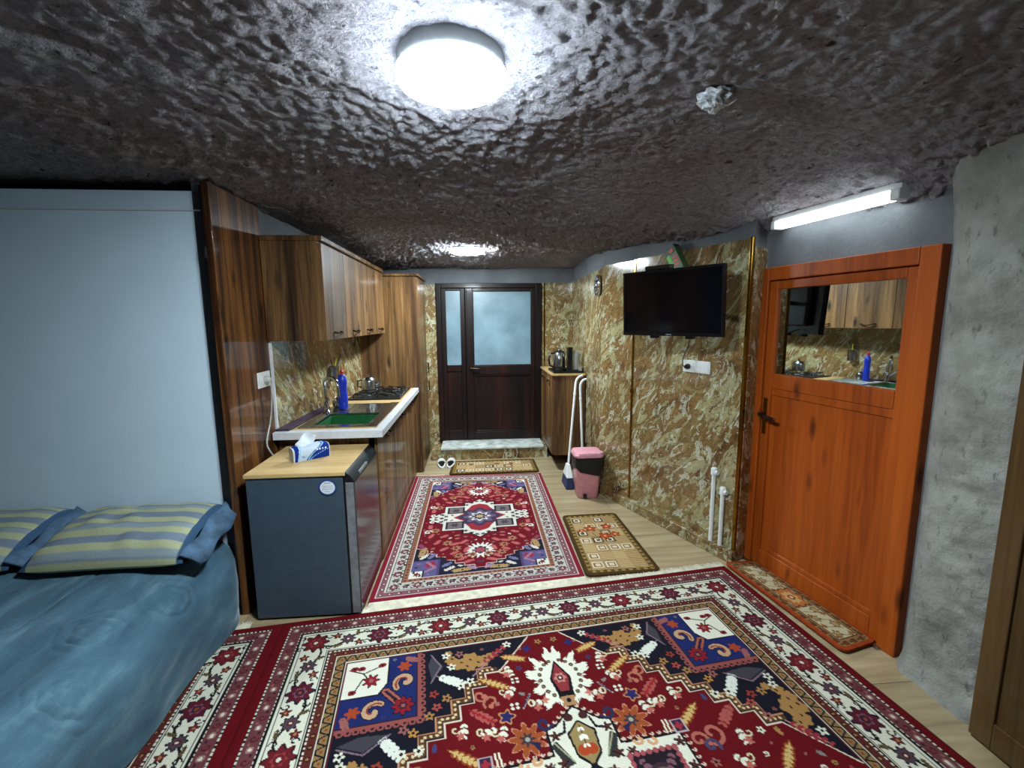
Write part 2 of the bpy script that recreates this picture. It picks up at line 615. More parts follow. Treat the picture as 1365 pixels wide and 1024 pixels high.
def rock_relief(x, y):
    wx = x + 0.035 * vnoise(x, y, 9, 1) ; wy = y + 0.035 * vnoise(x, y, 9, 2)
    a = 0.024 * vnoise(wx, wy, 2.1, 3) + 0.014 * vnoise(wx, wy, 6.0, 4)
    rough = np.clip(0.55 + 1.5 * vnoise(x, y, 0.9, 9), 0.25, 1.1)
    chip = lambda f, k, sd: np.clip(k * vnoise(wx, wy, f, sd), -0.5, 0.5)
    b = 0.018 * (np.abs(vnoise(wx, wy * 1.2, 17, 5)) * 2 - 0.5) + 0.020 * chip(36, 5.0, 6) + 0.015 * chip(54, 4.0, 7) + 0.014 * (np.abs(vnoise(wx * 1.1, wy, 27, 8)) * 2 - 0.5)
    return a + b * rough
def axis(lo, hi, segs):
    pts = []
    for a, b, st in segs:
        pts += list(np.arange(a, b, st))
    return np.array(pts + [hi])
cx_ = axis(-3.4, 2.4, [(-3.4, -2.2, 0.06), (-2.2, 2.2, 0.0088), (2.2, 2.4, 0.06)])
cy_ = axis(-2.4, 5.4, [(-2.4, 0.7, 0.08), (0.7, 3.2, 0.0088), (3.2, 5.25, 0.016), (5.25, 5.4, 0.05)])
gx, gy = np.meshgrid(cx_, cy_)
gz = ceil_h(gx, gy) + rock_relief(gx, gy)
# a dug pit in the rock and a smoother band by the partition
gz += 0.05 * np.exp(-(((gx + 1.02) * 0.8 + (gy - 1.30) * 0.5) / 0.09) ** 2 - (((gy - 1.30) * 0.8 - (gx + 1.02) * 0.5) / 0.035) ** 2)
for lx, ly in ((-0.05, 1.30), (-0.06, 4.08)):   # levelled seat around each lamp
    w = np.exp(-((gx - lx) ** 2 + (gy - ly) ** 2) / 0.165 ** 2)
    w = np.clip(w * 1.3, 0, 1)
    gz = gz * (1 - w) + w * (ceil_h(np.array(lx), np.array(ly)) + 0.35 * rock_relief(gx, gy))
ceiling = grid_mesh('ceiling', gx, gy, gz, 'rock')
tag(ceiling, 'rough chiselled cave rock ceiling', kind='structure')

# ---- walls
wl = struct('wall_left', 'plastered kitchen side wall', (-1.25, 3.8, 0))
MB().prism([(-1.22, 2.30), (-1.22, 2.72), (-1.12, 4.42), (-1.12, 5.2), (-1.30, 5.2), (-1.30, 2.30)], 0, 2.26).build('plaster', 'plaster', wl)
def splash_x(y):
    return -1.205 + 0.1 * (y - 2.72) / 1.7
MB().prism([(splash_x(2.735) + 0.008, 2.735), (splash_x(4.41) + 0.008, 4.398), (splash_x(4.41) - 0.02, 4.398), (splash_x(2.735) - 0.014, 2.735)], 0.862, 1.392).build('marble_panel', 'marble2', wl)
MB().box(-1.212, -1.188, 2.722, 2.737, 0.862, 1.392).build('edge_trim', 'alu', wl)

wp = MB().box(-3.3, -1.235, 2.30, 2.335, 0, 2.108).build('wall_partition', 'whitewall')
tag(wp, 'white painted partition wall behind the bed head', kind='structure')
MB().box(-3.3, -1.24, 2.291, 2.3, 2.018, 2.024).build('joint_strip', 'alu', wp)
tb = MB().box(-1.234, -1.20, 2.25, 2.735, 0.0, 2.138).build('trim_1', 'cabin_dark', bevel=0.002)
tag(tb, 'glossy dark wood end board beside the fridge', kind='structure')
MB().box(-1.242, -1.234, 2.25, 2.30, 0.0, 2.12).build('edge_strip', 'black', tb)
MB().box(-1.241, -1.235, 2.246, 2.25, 1.80, 1.85).build('catch', 'chrome', tb)

wb = struct('wall_back', 'rear wall around the dark entrance door', (0, 5.15, 0))
MB().box(-1.3, -0.44, 5.1, 5.3, 0, 2.26).build('plaster', 'plaster', wb)
MB().box(0.74, 1.4, 5.1, 5.3, 0, 2.26).build('plaster', 'plaster', wb)
MB().box(-0.44, 0.74, 5.1, 5.3, 1.915, 2.26).build('plaster', 'plaster', wb)
MB().box(-1.1, -0.425, 5.088, 5.1, 0, 1.90).build('marble_panel', 'marble', wb)
MB().box(0.742, 1.1, 5.088, 5.1, 0, 1.915).build('marble_panel', 'marble', wb)
MB().box(0.765, 0.778, 5.08, 5.09, 0.98, 1.915).build('edge_trim', 'gold', wb)
st = struct('trim_2', 'white stone step below the entrance door', (0.15, 4.9, 0))
MB().box(-0.50, 0.76, 4.78, 5.1, 0.0, 0.118).build('riser', 'marble', st)
MB().box(-0.40, 0.72, 4.76, 5.1, 0.118, 0.142).build('tread', 'whitemarble', st, bevel=0.004)

wr = struct('wall_right', 'onyx marble clad wall carrying the television', (1.35, 3.5, 0))
MB().prism([A, B, C, D, (2.2, 2.60), (2.2, 5.3), (1.1, 5.3)], 0, 2.26).build('plaster', 'plaster', wr)
MB().box(0.004, lRB, 0, 0.012, 0.07, 1.925, RB).build('marble_panel', 'marble', wr)
MB().box(0.962, lTV + 0.004, 0, 0.012, 0.07, 1.94, TV).build('marble_panel', 'marble', wr)
MB().box(0.0, 0.944, 0, 0.012, 0.07, 1.948, TV).build('marble_panel', 'marble', wr)
MB().box(0.0, lCD, 0, 0.008, 0.0, 1.90, CDf).build('marble_panel', 'marble', wr)
MB().box(0.944, 0.962, 0, 0.018, 0.07, 0.945, TV).build('seam_trim', 'gold', wr, bevel=0.002)
MB().box(0.944, 0.962, 0, 0.018, 0.955, 1.945, TV).build('seam_trim', 'gold', wr, bevel=0.002)
MB().box(0.940, 0.968, 0, 0.021, 0.935, 0.965, TV).build('trim_joint', 'gold', wr, bevel=0.002)
MB().box(-0.006, 0.016, 0, 0.022, 0.07, 1.955, TV).build('corner_trim', 'gold', wr, bevel=0.005)
pl = struct('baseboard_right', 'onyx marble plinth along the foot of the television wall', (1.3, 3.1, 0))
MB().box(-0.01, lTV, 0.0, 0.045, 0, 0.072, TV).build('skirting', 'marble', pl, bevel=0.004)
MB().box(-0.012, 1.0, 0.0, 0.05, 0.066, 0.082, TV).build('ledge', 'marble', pl, bevel=0.003)
MB().box(0.0, lRB, 0.0, 0.04, 0, 0.072, RB).build('skirting', 'marble', pl, bevel=0.004)

# lintel wall above the mirror door and the lumpy pillar
wd = MB().prism([DR(-0.16, -0.02, 0)[:2], DR(0.95, -0.02, 0)[:2], DR(0.95, -0.2, 0)[:2], DR(-0.16, -0.2, 0)[:2]], 0.0, 2.24).build('wall_lintel', 'plaster')
tag(wd, 'grey plaster wall around the mirror door', kind='structure')
# pillar: swept lumpy profile
def pillar():
    prof = [(2.08, 1.74), (1.95, 1.695), (1.872, 1.672), (1.836, 1.645), (1.808, 1.608), (1.799, 1.57), (1.798, 1.50), (1.806, 1.42), (1.815, 1.38), (1.822, 1.345), (1.835, 1.322), (2.1, 1.315)]
    pr = np.array(prof)
    seg = np.concatenate([[0], np.cumsum(np.hypot(*np.diff(pr, axis=0).T))])
    tt = np.linspace(0, seg[-1], 70)
    px = np.interp(tt, seg, pr[:, 0]); py = np.interp(tt, seg, pr[:, 1])
    k = np.array([1, 2, 3, 2, 1.0]); k /= k.sum()
    px[2:-2] = np.convolve(px, k, 'valid'); py[2:-2] = np.convolve(py, k, 'valid')
    zz = np.linspace(0, 2.22, 170)
    PX, ZZ = np.meshgrid(px, zz); PY, _ = np.meshgrid(py, zz)
    TT, _ = np.meshgrid(tt, zz)
    lump = 0.030 * vnoise(TT, ZZ, 5, 21) + 0.022 * vnoise(TT, ZZ, 13, 22) + 0.010 * vnoise(TT, ZZ, 34, 23) + 0.006 * vnoise(TT, ZZ, 60, 24)
    edge = np.clip((TT - 0.30) / 0.1, 0.12, 1)
    flare = 0.06 * np.clip((ZZ - 1.72) / 0.45, 0, 1) ** 1.6
    foot = 0.03 * np.clip((0.12 - ZZ) / 0.12, 0, 1) ** 2
    X = PX - lump * edge - flare - foot
    Y = PY + flare * 0.8 * np.clip((0.35 - TT) / 0.3, 0, 1)
    return grid_mesh('wall_pillar', X, Y, ZZ, 'pillar')
wpil = pillar()
tag(wpil, 'lumpy hand plastered grey pillar next to the mirror door', kind='structure')

# rest of the shell, mostly behind the camera
for nm, bx in (('wall_far_left', (-3.4, -3.3, -2.4, 5.3)), ('wall_front', (-3.4, 2.4, -2.4, -2.3)), ('wall_near_right', (2.0, 2.12, -2.4, 1.30))):
    w = MB().box(*bx, 0, 2.3).build(nm, 'plaster')
    tag(w, 'plain grey plaster wall', kind='structure')
w = MB().box(-3.4, -1.3, 5.1, 5.3, 0, 2.2).build('wall_void', 'voidshade')
tag(w, 'wall behind the partition, coloured dark for the unlit void', kind='structure')

# ---- entrance door (door_1)
def panel_frame(m, x0, x1, z0, z1, y0, y1, w):
    m.box(x0, x0 + w, y0, y1, z0, z1).box(x1 - w, x1, y0, y1, z0, z1).box(x0 + w, x1 - w, y0, y1, z0, z0 + w).box(x0 + w, x1 - w, y0, y1, z1 - w, z1)
d1 = struct('door_1', 'dark mahogany double entrance door with frosted glass panes', (0.15, 5.1, 0.142))
m = MB()
m.box(-0.432, -0.375, 5.06, 5.16, 0.142, 1.912).box(0.668, 0.735, 5.06, 5.16, 0.142, 1.912).box(-0.375, 0.668, 5.06, 5.16, 1.86, 1.912)
m.build('door_frame', 'darkdoor', d1, bevel=0.006)
lf = MB()
for a, b in ((-0.375, -0.325), (-0.168, -0.118)):
    lf.box(a, b, 5.07, 5.12, 0.146, 1.858)
lf.box(-0.325, -0.168, 5.07, 5.12, 1.832, 1.858).box(-0.325, -0.168, 5.07, 5.12, 0.94, 1.012).box(-0.325, -0.168, 5.07, 5.12, 0.146, 0.26)
lfo = lf.build('narrow_leaf', 'darkdoor', d1, bevel=0.005)
MB().box(-0.325, -0.168, 5.085, 5.105, 0.26, 0.94).build('lower_panel', 'darkdoor', lfo)
MB().box(-0.325, -0.168, 5.085, 5.093, 1.012, 1.832).build('pane', 'frost', lfo)
wf = MB()
for a, b in ((-0.116, -0.030), (0.625, 0.666)):
    wf.box(a, b, 5.062, 5.115, 0.146, 1.858)
wf.box(-0.030, 0.625, 5.062, 5.115, 1.832, 1.858).box(-0.030, 0.625, 5.062, 5.115, 0.90, 1.0).box(-0.030, 0.625, 5.062, 5.115, 0.146, 0.235)
wfo = wf.build('wide_leaf', 'darkdoor', d1, bevel=0.005)
MB().box(-0.030, 0.625, 5.085, 5.105, 0.235, 0.90).build('lower_panel', 'darkdoor', wfo)
MB().box(-0.030, 0.625, 5.082, 5.09, 1.0, 1.832).build('pane', 'frost', wfo)
m = MB(); panel_frame(m, -0.03, 0.625, 0.235, 0.90, 5.07, 5.086, 0.018); m.build('panel_bead', 'darkdoor', wfo, bevel=0.004)
m = MB(); panel_frame(m, -0.034, 0.629, 0.996, 1.836, 5.064, 5.083, 0.014); m.build('pane_bead', 'darkdoor', wfo, bevel=0.003)
MB().box(-0.112, -0.094, 5.05, 5.063, 0.16, 1.85).build('astragal', 'darkdoor', wfo, bevel=0.005)
m = MB(); m.box(-0.078, -0.048, 5.055, 5.063, 0.86, 1.04); m.tube([(-0.063, 5.06, 0.975), (-0.063, 5.02, 0.975), (0.03, 5.015, 0.97)], 0.008)
m.build('door_handle', 'bronze', wfo, smooth=True)

# ---- mirror door (door_2)
d2 = struct('door_2', 'orange pine coloured door with mirror glass in the upper half', DR(0.42, 0, 0))
m = MB()
m.box(-0.012, 0.062, -0.03, 0.03, 0.0, 1.785, DR).box(0.828, 0.905, -0.03, 0.03, 0, 1.785, DR).box(0.062, 0.828, -0.03, 0.03, 1.712, 1.785, DR)
m.build('door_frame', 'reddoor', d2, bevel=0.006)
m = MB()
m.box(0.064, 0.118, -0.015, 0.018, 0.012, 1.708, DR).box(0.782, 0.826, -0.015, 0.018, 0.012, 1.708, DR)
m.box(0.118, 0.782, -0.015, 0.018, 1.662, 1.708, DR).box(0.118, 0.782, -0.015, 0.018, 1.10, 1.185, DR).box(0.118, 0.782, -0.015, 0.018, 0.012, 0.115, DR)
leaf = m.build('door_leaf', 'reddoor', d2, bevel=0.005)
MB().box(0.118, 0.782, -0.012, 0.004, 0.115, 1.10, DR).build('lower_panel', 'reddoor', leaf)
MB().box(0.118, 0.782, -0.012, 0.002, 1.185, 1.662, DR).build('mirror_pane', 'mirror', leaf)
m = MB()
for a in ((0.118, 0.782, 1.06, 1.10), (0.118, 0.782, 0.115, 0.14)):
    m.box(a[0], a[1], 0.0, 0.012, a[2], a[3], DR)
m.build('panel_bead', 'reddoor', leaf, bevel=0.004)
h = MB().box(0.079, 0.105, 0.018, 0.025, 0.825, 1.04, DR).build('handle_plate', 'gold', leaf, bevel=0.004)
MB().tube([DR(0.092, 0.02, 0.945), DR(0.092, 0.062, 0.945), DR(0.105, 0.068, 0.944), DR(0.19, 0.066, 0.935), DR(0.205, 0.06, 0.933)], [0.011, 0.011, 0.011, 0.010, 0.008]).build('lever', 'bronze', h, smooth=True)
MB().box(-0.02, 0.85, 0.0, 0.05, 0.0, 0.012, DR).build('threshold', 'steel', d2, bevel=0.004)

# ------------------------------------------------------------ ceiling lamps
def round_lamp(label, x, y, zd, group):
    t = thing('ceiling_lamp', label, 'lamp', (x, y, zd), group)
    zc = float(ceil_h(np.array(x), np.array(y))) + 0.02
    r = 0.146
    MB().lathe([(r - 0.010, zc - zd + 0.004), (r - 0.003, 0.026), (r - 0.006, 0.022), (0.02, 0.020)], (x, y, zd), 48).build('base', 'white', t, smooth=True)
    MB().ring_lathe([(r - 0.004, 0.010), (r, 0.012), (r - 0.001, 0.024), (r - 0.018, 0.024)], (x, y, zd), 48).build('rim', RIM, t, smooth=True)
    MB().lathe([(r - 0.002, 0.014), (r - 0.006, 0.004), (r - 0.02, 0.0), (0.03, 0.0)], (x, y, zd), 48).build('diffuser', DIFF, t, smooth=True)
    return t
DIFF = emis('lamp_diffuser_glow', LAMP_COL, LAMP_E)
RIM = emis('lamp_rim_glow', (0.72, 0.88, 1.0), LAMP_RIM_E)
TUBE = emis('tube_glow', (0.88, 0.97, 1.0), TUBE_E)
round_lamp('round white ceiling lamp over the large red carpet', -0.05, 1.30, 2.118, 'round ceiling lamps')
round_lamp('round white ceiling lamp between upper cupboards and entrance door', -0.06, 4.05, 2.085, 'round ceiling lamps')
t = thing('tube_light', 'long white tube light fitting above the mirror door', 'lamp', (1.69, 2.12, 1.985))
a = Vector((1.640, 2.452, 2.002)); b = Vector((1.742, 1.792, 2.002)); dv = (b - a).normalized(); sv = Vector((-dv.y, dv.x, 0)); sv = -sv if sv.x < 0 else sv
def tf(s, n, z): q = a + dv * s + sv * n; return (q.x, q.y, z)
ln = (b - a).length
MB().box(0.0, ln, -0.004, 0.05, 2.022, 2.05, tf).build('housing', 'white', t, bevel=0.004)
MB().box(0.028, ln - 0.04, -0.012, 0.046, 1.982, 2.024, tf).build('diffuser', TUBE, t, bevel=0.012, seg=3)
MB().box(0.0, 0.027, -0.014, 0.048, 1.980, 2.026, tf).build('end_cap', 'white', t, bevel=0.006)
MB().box(ln - 0.039, ln, -0.014, 0.048, 1.980, 2.026, tf).build('end_cap', 'white', t, bevel=0.006)

# ------------------------------------------------------------ kitchen
XF = -0.61          # base cabinet fronts
# worktop
ct = thing('worktop', 'pale wood worktop with white edging over the base cupboards', 'worktop', (-0.88, 3.55, 0.822))
zt = 0.86
sx0, sx1, sy0, sy1 = -1.085, -0.650, 2.80, 3.585      # sink cut-out
m = MB()
m.box(-1.19, sx0, 2.70, 4.395, 0.822, zt).box(sx1, -0.615, 2.72, 4.395, 0.822, zt).box(sx0, sx1, 2.72, sy0, 0.822, zt).box(sx0, sx1, sy1, 4.395, 0.822, zt)
m.build('board', 'lightwood', ct)
MB().box(-0.615, -0.565, 2.672, 4.395, 0.818, 0.862).build('front_edging', 'alu', ct, bevel=0.003)
MB().box(-1.195, -0.565, 2.662, 2.725, 0.818, 0.863).build('end_edging', 'alu', ct, bevel=0.003)
# sink
sk = thing('kitchen_sink', 'stainless steel inset sink with drainer', 'sink', (-0.87, 3.2, 0.70))
bx0, bx1, by0, by1 = -1.03, -0.685, 2.84, 3.19
m = MB()
zr = 0.866
m.box(sx0 - 0.01, bx0, sy0 - 0.03, sy1 + 0.01, 0.860, zr).box(bx1, sx1 + 0.03, sy0 - 0.03, sy1 + 0.01, 0.860, zr).box(bx0, bx1, sy0 - 0.03, by0, 0.860, zr).box(bx0, bx1, by1, by1 + 0.03, 0.860, zr)
m.build('rim', 'steel', sk, bevel=0.002)
m = MB()
m.box(bx0, bx0 + 0.004, by0, by1, 0.70, zr - 0.002).box(bx1 - 0.004, bx1, by0, by1, 0.70, zr - 0.002).box(bx0, bx1, by0, by0 + 0.004, 0.70, zr - 0.002).box(bx0, bx1, by1 - 0.004, by1, 0.70, zr - 0.002).box(bx0, bx1, by0, by1, 0.696, 0.70)
m.build('basin', 'steel', sk)
MB().lathe([(0.035, 0.0), (0.035, 0.003), (0.02, 0.005)], (-0.86, 3.0, 0.70), 20).build('drain', 'chrome', sk, smooth=True)
m = MB(); m.box(bx0, bx1, by1 + 0.03, sy1 + 0.01, 0.855, 0.861)
for k in range(6):
    m.box(bx0 + 0.02 + k * 0.055, bx0 + 0.035 + k * 0.055, by1 + 0.05, sy1 - 0.02, 0.861, 0.864)
m.build('drainer', 'steel', sk, bevel=0.001)
tub = MB()
q = 0.012
tub.box(bx0 + q, bx0 + q + .004, by0 + q, by1 - q, .71, .852).box(bx1 - q - .004, bx1 - q, by0 + q, by1 - q, .71, .852).box(bx0 + q, bx1 - q, by0 + q, by0 + q + .004, .71, .852).box(bx0 + q, bx1 - q, by1 - q - .004, by1 - q, .71, .852).box(bx0 + q, bx1 - q, by0 + q, by1 - q, .704, .712)
tag(tub.build('washing_up_bowl', 'green', bevel=0.001), 'green plastic washing-up bowl set into the sink basin', 'bowl')
# faucet
fc = thing('faucet', 'chrome gooseneck mixer tap behind the sink', 'tap', (-1.062, 3.22, 0.866))
MB().lathe([(0.026, 0), (0.026, 0.012), (0.019, 0.02), (0.018, 0.09), (0.012, 0.10)], (-1.062, 3.22, 0.866), 20).build('body', 'chrome', fc, smooth=True)
path = [(-1.062, 3.22, 0.95), (-1.062, 3.21, 1.06)] + [(-1.062 + 0.055 * (1 - cos(u)), 3.20 - 0.02 * u, 1.07 + 0.055 * sin(u)) for u in np.linspace(0.0, pi, 10)] + [(-0.948, 3.13, 1.02), (-0.946, 3.128, 0.99)]
MB().tube(path, [0.011] * (len(path) - 1) + [0.012], 12).build('spout', 'chrome', fc, smooth=True)
MB().tube([(-1.062, 3.20, 0.93), (-1.04, 3.16, 0.955), (-1.02, 3.12, 0.985)], [0.011, 0.009, 0.008]).build('lever', 'chrome', fc, smooth=True)
# purple folded cloth along the wall edge
pc = MB().prism([(-1.192, 2.70), (-1.115, 2.70), (-1.105, 3.0), (-1.10, 3.42), (-1.158, 3.44)], 0.863, 0.876).build('drying_mat', 'purple', bevel=0.003)
tag(pc, 'dark purple drying mat laid along the wall beside the sink', 'mat')
# bottle
bt = thing('detergent_bottle', 'blue dish soap bottle with red cap beside the tap', 'bottle', (-0.985, 3.36, 0.866))
MB().lathe([(0.030, 0), (0.034, 0.006), (0.034, 0.10), (0.030, 0.125), (0.031, 0.16), (0.034, 0.20), (0.030, 0.235), (0.018, 0.252), (0.013, 0.26)], (-0.985, 3.36, 0.866), 24, 1.0, 0.8).build('body', 'bluepl', bt, smooth=True)
MB().lathe([(0.014, 0.255), (0.014, 0.278), (0.008, 0.285), (0.006, 0.297)], (-0.985, 3.36, 0.866), 16).build('cap', 'redpl', bt, smooth=True)
# small steel pot by the bottle
pt = thing('sugar_pot', 'small round steel pot with knob lid behind the sink', 'pot', (-1.045, 3.44, 0.866))
MB().lathe([(0.028, 0), (0.042, 0.012), (0.046, 0.035), (0.040, 0.055)], (-1.045, 3.44, 0.866), 24).build('body', 'steel', pt, smooth=True)
MB().lathe([(0.042, 0.055), (0.040, 0.062), (0.026, 0.078), (0.010, 0.086), (0.006, 0.09), (0.010, 0.10), (0.004, 0.108)], (-1.045, 3.44, 0.866), 24).build('lid', 'chrome', pt, smooth=True)
# cutlery cup on the splashback
cc = thing('cutlery_cup', 'steel cutlery cup fixed to the marble splashback', 'cup', (-1.105, 3.58, 1.045))
MB().lathe([(0.030, 0), (0.034, 0.004), (0.036, 0.12), (0.033, 0.12), (0.030, 0.01)], (-1.105, 3.58, 1.045), 20).build('cup', 'steel', cc, smooth=True)
MB().box(-1.165, -1.135, 3.565, 3.595, 1.09, 1.12).build('bracket', 'steel', cc)
for (dx, dy, l, mt, nm, lb) in ((0.012, -0.012, 0.115, 'yellow', 'kitchen_knife', 'yellow handled knife standing in the cutlery cup'), (0.02, 0.012, 0.165, 'steel', 'table_knife', 'thin steel knife standing in the cutlery cup'), (-0.008, 0.0, 0.085, 'black', 'fork', 'dark handled fork standing in the cutlery cup')):
    o = MB().tube([(-1.105 - dx * .3, 3.58 - dy * .3, 1.06), (-1.105 + dx, 3.58 + dy, 1.16), (-1.105 + dx * 2.6, 3.58 + dy * 2, 1.165 + l * 0.55)], [0.003, 0.005, 0.004], 8).build(nm, mt, smooth=True)
    tag(o, lb, 'cutlery')
# hob
hb = thing('gas_hob', 'black four burner gas hob in the worktop', 'hob', (-0.84, 4.03, 0.860))
MB().box(-1.075, -0.635, 3.74, 4.33, 0.860, 0.872).build('plate', 'black', hb, bevel=0.004)
for bx, by, r in ((-0.95, 3.88, 0.045), (-0.75, 3.88, 0.035), (-0.95, 4.18, 0.035), (-0.75, 4.18, 0.045)):
    bn = MB().lathe([(r + 0.012, 0), (r + 0.012, 0.008), (r, 0.012), (r, 0.018), (r * 0.6, 0.021)], (bx, by, 0.872), 20).build('burner', ['steel'], hb, smooth=True)
    g = MB()
    for k in range(4):
        a_ = k * pi / 2 + pi / 4
        g.tube([(bx + 0.115 * cos(a_), by + 0.115 * sin(a_), 0.872), (bx + 0.105 * cos(a_), by + 0.105 * sin(a_), 0.902), (bx + 0.03 * cos(a_), by + 0.03 * sin(a_), 0.902)], 0.006, 6)
    g.tube(arc((bx, by, 0.896), 0.088, 0, 2 * pi, 20, 'xy'), 0.005, 6)
    g.build('pan_support', 'blackiron', hb, smooth=True)
for k in range(4):
    MB().lathe([(0.016, 0), (0.014, 0.018), (0.008, 0.02)], (-0.655, 3.86 + k * 0.11, 0.872), 14).build('knob', 'steel', hb, smooth=True)
# kettle on the hob
kt = thing('stovetop_kettle', 'silver kettle standing on the hob', 'kettle', (-0.95, 4.03, 0.904))
kc = (-0.95, 4.03, 0.906)
MB().lathe([(0.058, 0), (0.064, 0.006), (0.064, 0.075), (0.058, 0.095), (0.048, 0.104)], kc, 28).build('body', 'steel', kt, smooth=True)
MB().lathe([(0.050, 0.103), (0.046, 0.109), (0.012, 0.116), (0.007, 0.12), (0.011, 0.13), (0.004, 0.136)], kc, 28).build('lid', 'steel', kt, smooth=True)
MB().tube([(kc[0] + 0.055, kc[1], kc[2] + 0.03), (kc[0] + 0.085, kc[1], kc[2] + 0.05), (kc[0] + 0.10, kc[1], kc[2] + 0.085)], [0.014, 0.010, 0.007]).build('spout', 'steel', kt, smooth=True)
MB().tube([(kc[0] - 0.06, kc[1], kc[2] + 0.085), (kc[0] - 0.098, kc[1], kc[2] + 0.08), (kc[0] - 0.098, kc[1], kc[2] + 0.03), (kc[0] - 0.063, kc[1], kc[2] + 0.02)], 0.007).build('handle', 'blackiron', kt, smooth=True)

# base cupboards (three units under the worktop)
ys = [2.725, 3.28, 3.84, 4.395]
for i, lb in enumerate(('base cupboard below the sink bowl, next to the fridge', 'base cupboard below the sink drainer, middle of the run', 'base cupboard below the gas hob, next to the tall cupboard')):
    y0, y1 = ys[i] + 0.0005, ys[i + 1] - 0.0005
    c = thing('base_cupboard', lb, 'cupboard', (-0.85, (y0 + y1) / 2, 0), 'base cupboards under the worktop')
    top = 0.694 if i == 0 else 0.816
    MB().box(-1.09, XF - 0.02, y0, y1, 0.0, top).build('carcass', 'cab', c)
    MB().box(XF - 0.05, XF - 0.02, y0, y1, top - 0.01, 0.816).build('front_rail', 'cab', c)
    if i == 0: MB().box(-1.19, XF - 0.02, y0, y0 + 0.02, 0.0, 0.816).build('end_panel', 'cab', c)
    dr = MB().box(XF - 0.02, XF, y0 + 0.002, y1 - 0.002, 0.012, 0.806).build('door', 'cab', c, bevel=0.002)
    ym = (y0 + y1) / 2
    MB().tube([(XF, ym - 0.06, 0.765), (XF + 0.025, ym - 0.05, 0.757), (XF + 0.028, ym, 0.75), (XF + 0.025, ym + 0.05, 0.757), (XF, ym + 0.06, 0.765)], 0.006, 8).build('handle', 'bronze', dr, smooth=True)
# tall cupboard
tc = thing('tall_cupboard', 'tall glossy wood larder cupboard beside the entrance door', 'cupboard', (-0.82, 4.7, 0))
MB().box(-1.10, -0.565, 4.40, 5.04, 0, 1.925).build('carcass', 'cab', tc, bevel=0.002)
for z0, z1 in ((0.02, 0.90), (0.904, 1.915)):
    dr = MB().box(-0.565, -0.545, 4.405, 5.035, z0, z1).build('door', 'cab', tc, bevel=0.002)
    zh = 0.80 if z0 < 0.5 else 1.0
    MB().tube([(-0.545, 4.95, zh - 0.06), (-0.52, 4.95, zh - 0.05), (-0.52, 4.95, zh + 0.05), (-0.545, 4.95, zh + 0.06)], 0.006, 8).build('handle', 'bronze', dr, smooth=True)
MB().prism([(-1.10, 4.385), (-0.535, 4.385), (-0.53, 4.39), (-0.53, 5.045), (-1.10, 5.045)], 1.925, 1.947).build('cornice', 'cab', tc, bevel=0.004)
# upper cupboards
XU = -0.862
yu = [2.70, 3.12, 3.54, 3.96, 4.39]
for i, lb in enumerate(('glossy wood wall cupboard above the sink, on the fridge side', 'glossy wood wall cupboard above the hob, next to the tall cupboard')):
    y0, y1 = yu[2 * i] + 0.0005, yu[2 * i + 2] - 0.0005
    c = thing('wall_cupboard', lb, 'cupboard', (-1.03, (y0 + y1) / 2, 1.393), 'wall cupboards above the worktop')
    xb0, xb1 = splash_x(y0) + 0.012, splash_x(y1) + 0.012
    MB().prism([(xb0, y0), (XU - 0.02, y0), (XU - 0.02, y1), (xb1, y1)], 1.394, 1.955).build('carcass', 'cab', c, bevel=0.002)
    MB().prism([(xb0, y0 - (0.008 if i == 0 else 0)), (XU + 0.008, y0 - (0.008 if i == 0 else 0)), (XU + 0.008, y1), (xb1, y1)], 1.955, 1.985).build('cornice', 'cab', c, bevel=0.006)
    for k in (0, 1):
        a_, b_ = yu[2 * i + k] + 0.002, yu[2 * i + k + 1] - 0.002
        dr = MB().box(XU - 0.02, XU, a_, b_, 1.396, 1.945).build('door', 'cab', c, bevel=0.002)
        ym = (a_ + b_) / 2
        MB().tube([(XU, ym - 0.065, 1.44), (XU + 0.02, ym - 0.058, 1.436), (XU + 0.026, ym, 1.424), (XU + 0.02, ym + 0.058, 1.436), (XU, ym + 0.065, 1.44)], [0.007, 0.006, 0.005, 0.006, 0.007], 8).build('handle', 'bronze', dr, smooth=True)

# ------------------------------------------------------------ fridge
fr = thing('mini_fridge', 'low graphite grey fridge with a wood grain top next to the sink', 'fridge', (-0.88, 2.45, 0))
MB().box(-1.130, -0.668, 2.19, 2.69, 0.012, 0.752).build('body', 'fridge', fr, bevel=0.006)
MB().box(-1.135, -0.655, 2.182, 2.695, 0.752, 0.774).build('top', 'lightwood', fr, bevel=0.004)
MB().box(-0.668, -0.656, 2.192, 2.688, 0.02, 0.75).build('gasket', 'black', fr)
dr = MB().box(-0.656, -0.612, 2.19, 2.69, 0.02, 0.722).build('door', ['fridgedoor'], fr, bevel=0.006)
MB().box(-0.656, -0.618, 2.188, 2.192, 0.02, 0.715).build('door_side', 'fridgelight', dr)
m = MB(); m.hexa([(-0.656, 2.188, 0.724), (-0.608, 2.188, 0.716), (-0.608, 2.692, 0.716), (-0.656, 2.692, 0.724), (-0.656, 2.188, 0.772), (-0.632, 2.188, 0.752), (-0.632, 2.692, 0.752), (-0.656, 2.692, 0.772)])
hd = m.build('handle_strip', 'black', dr, bevel=0.003)
MB().box(-0.628, -0.612, 2.30, 2.46, 0.722, 0.737).build('grip_pocket', 'fridgelight', hd)
for x in (-1.08, -0.72):
    for y in (2.24, 2.64):
        MB().lathe([(0.018, 0), (0.018, 0.012), (0.012, 0.014)], (x, y, 0), 12).build('foot', 'black', fr)
s = MB().lathe([(0.044, 0), (0.044, 0.001)], (0, 0, 0), 32, fn=lambda x, y, z: (-0.742 + x, 2.1875 - z, 0.695 + y * 0.92)).build('sticker', 'bluesticker', fr)
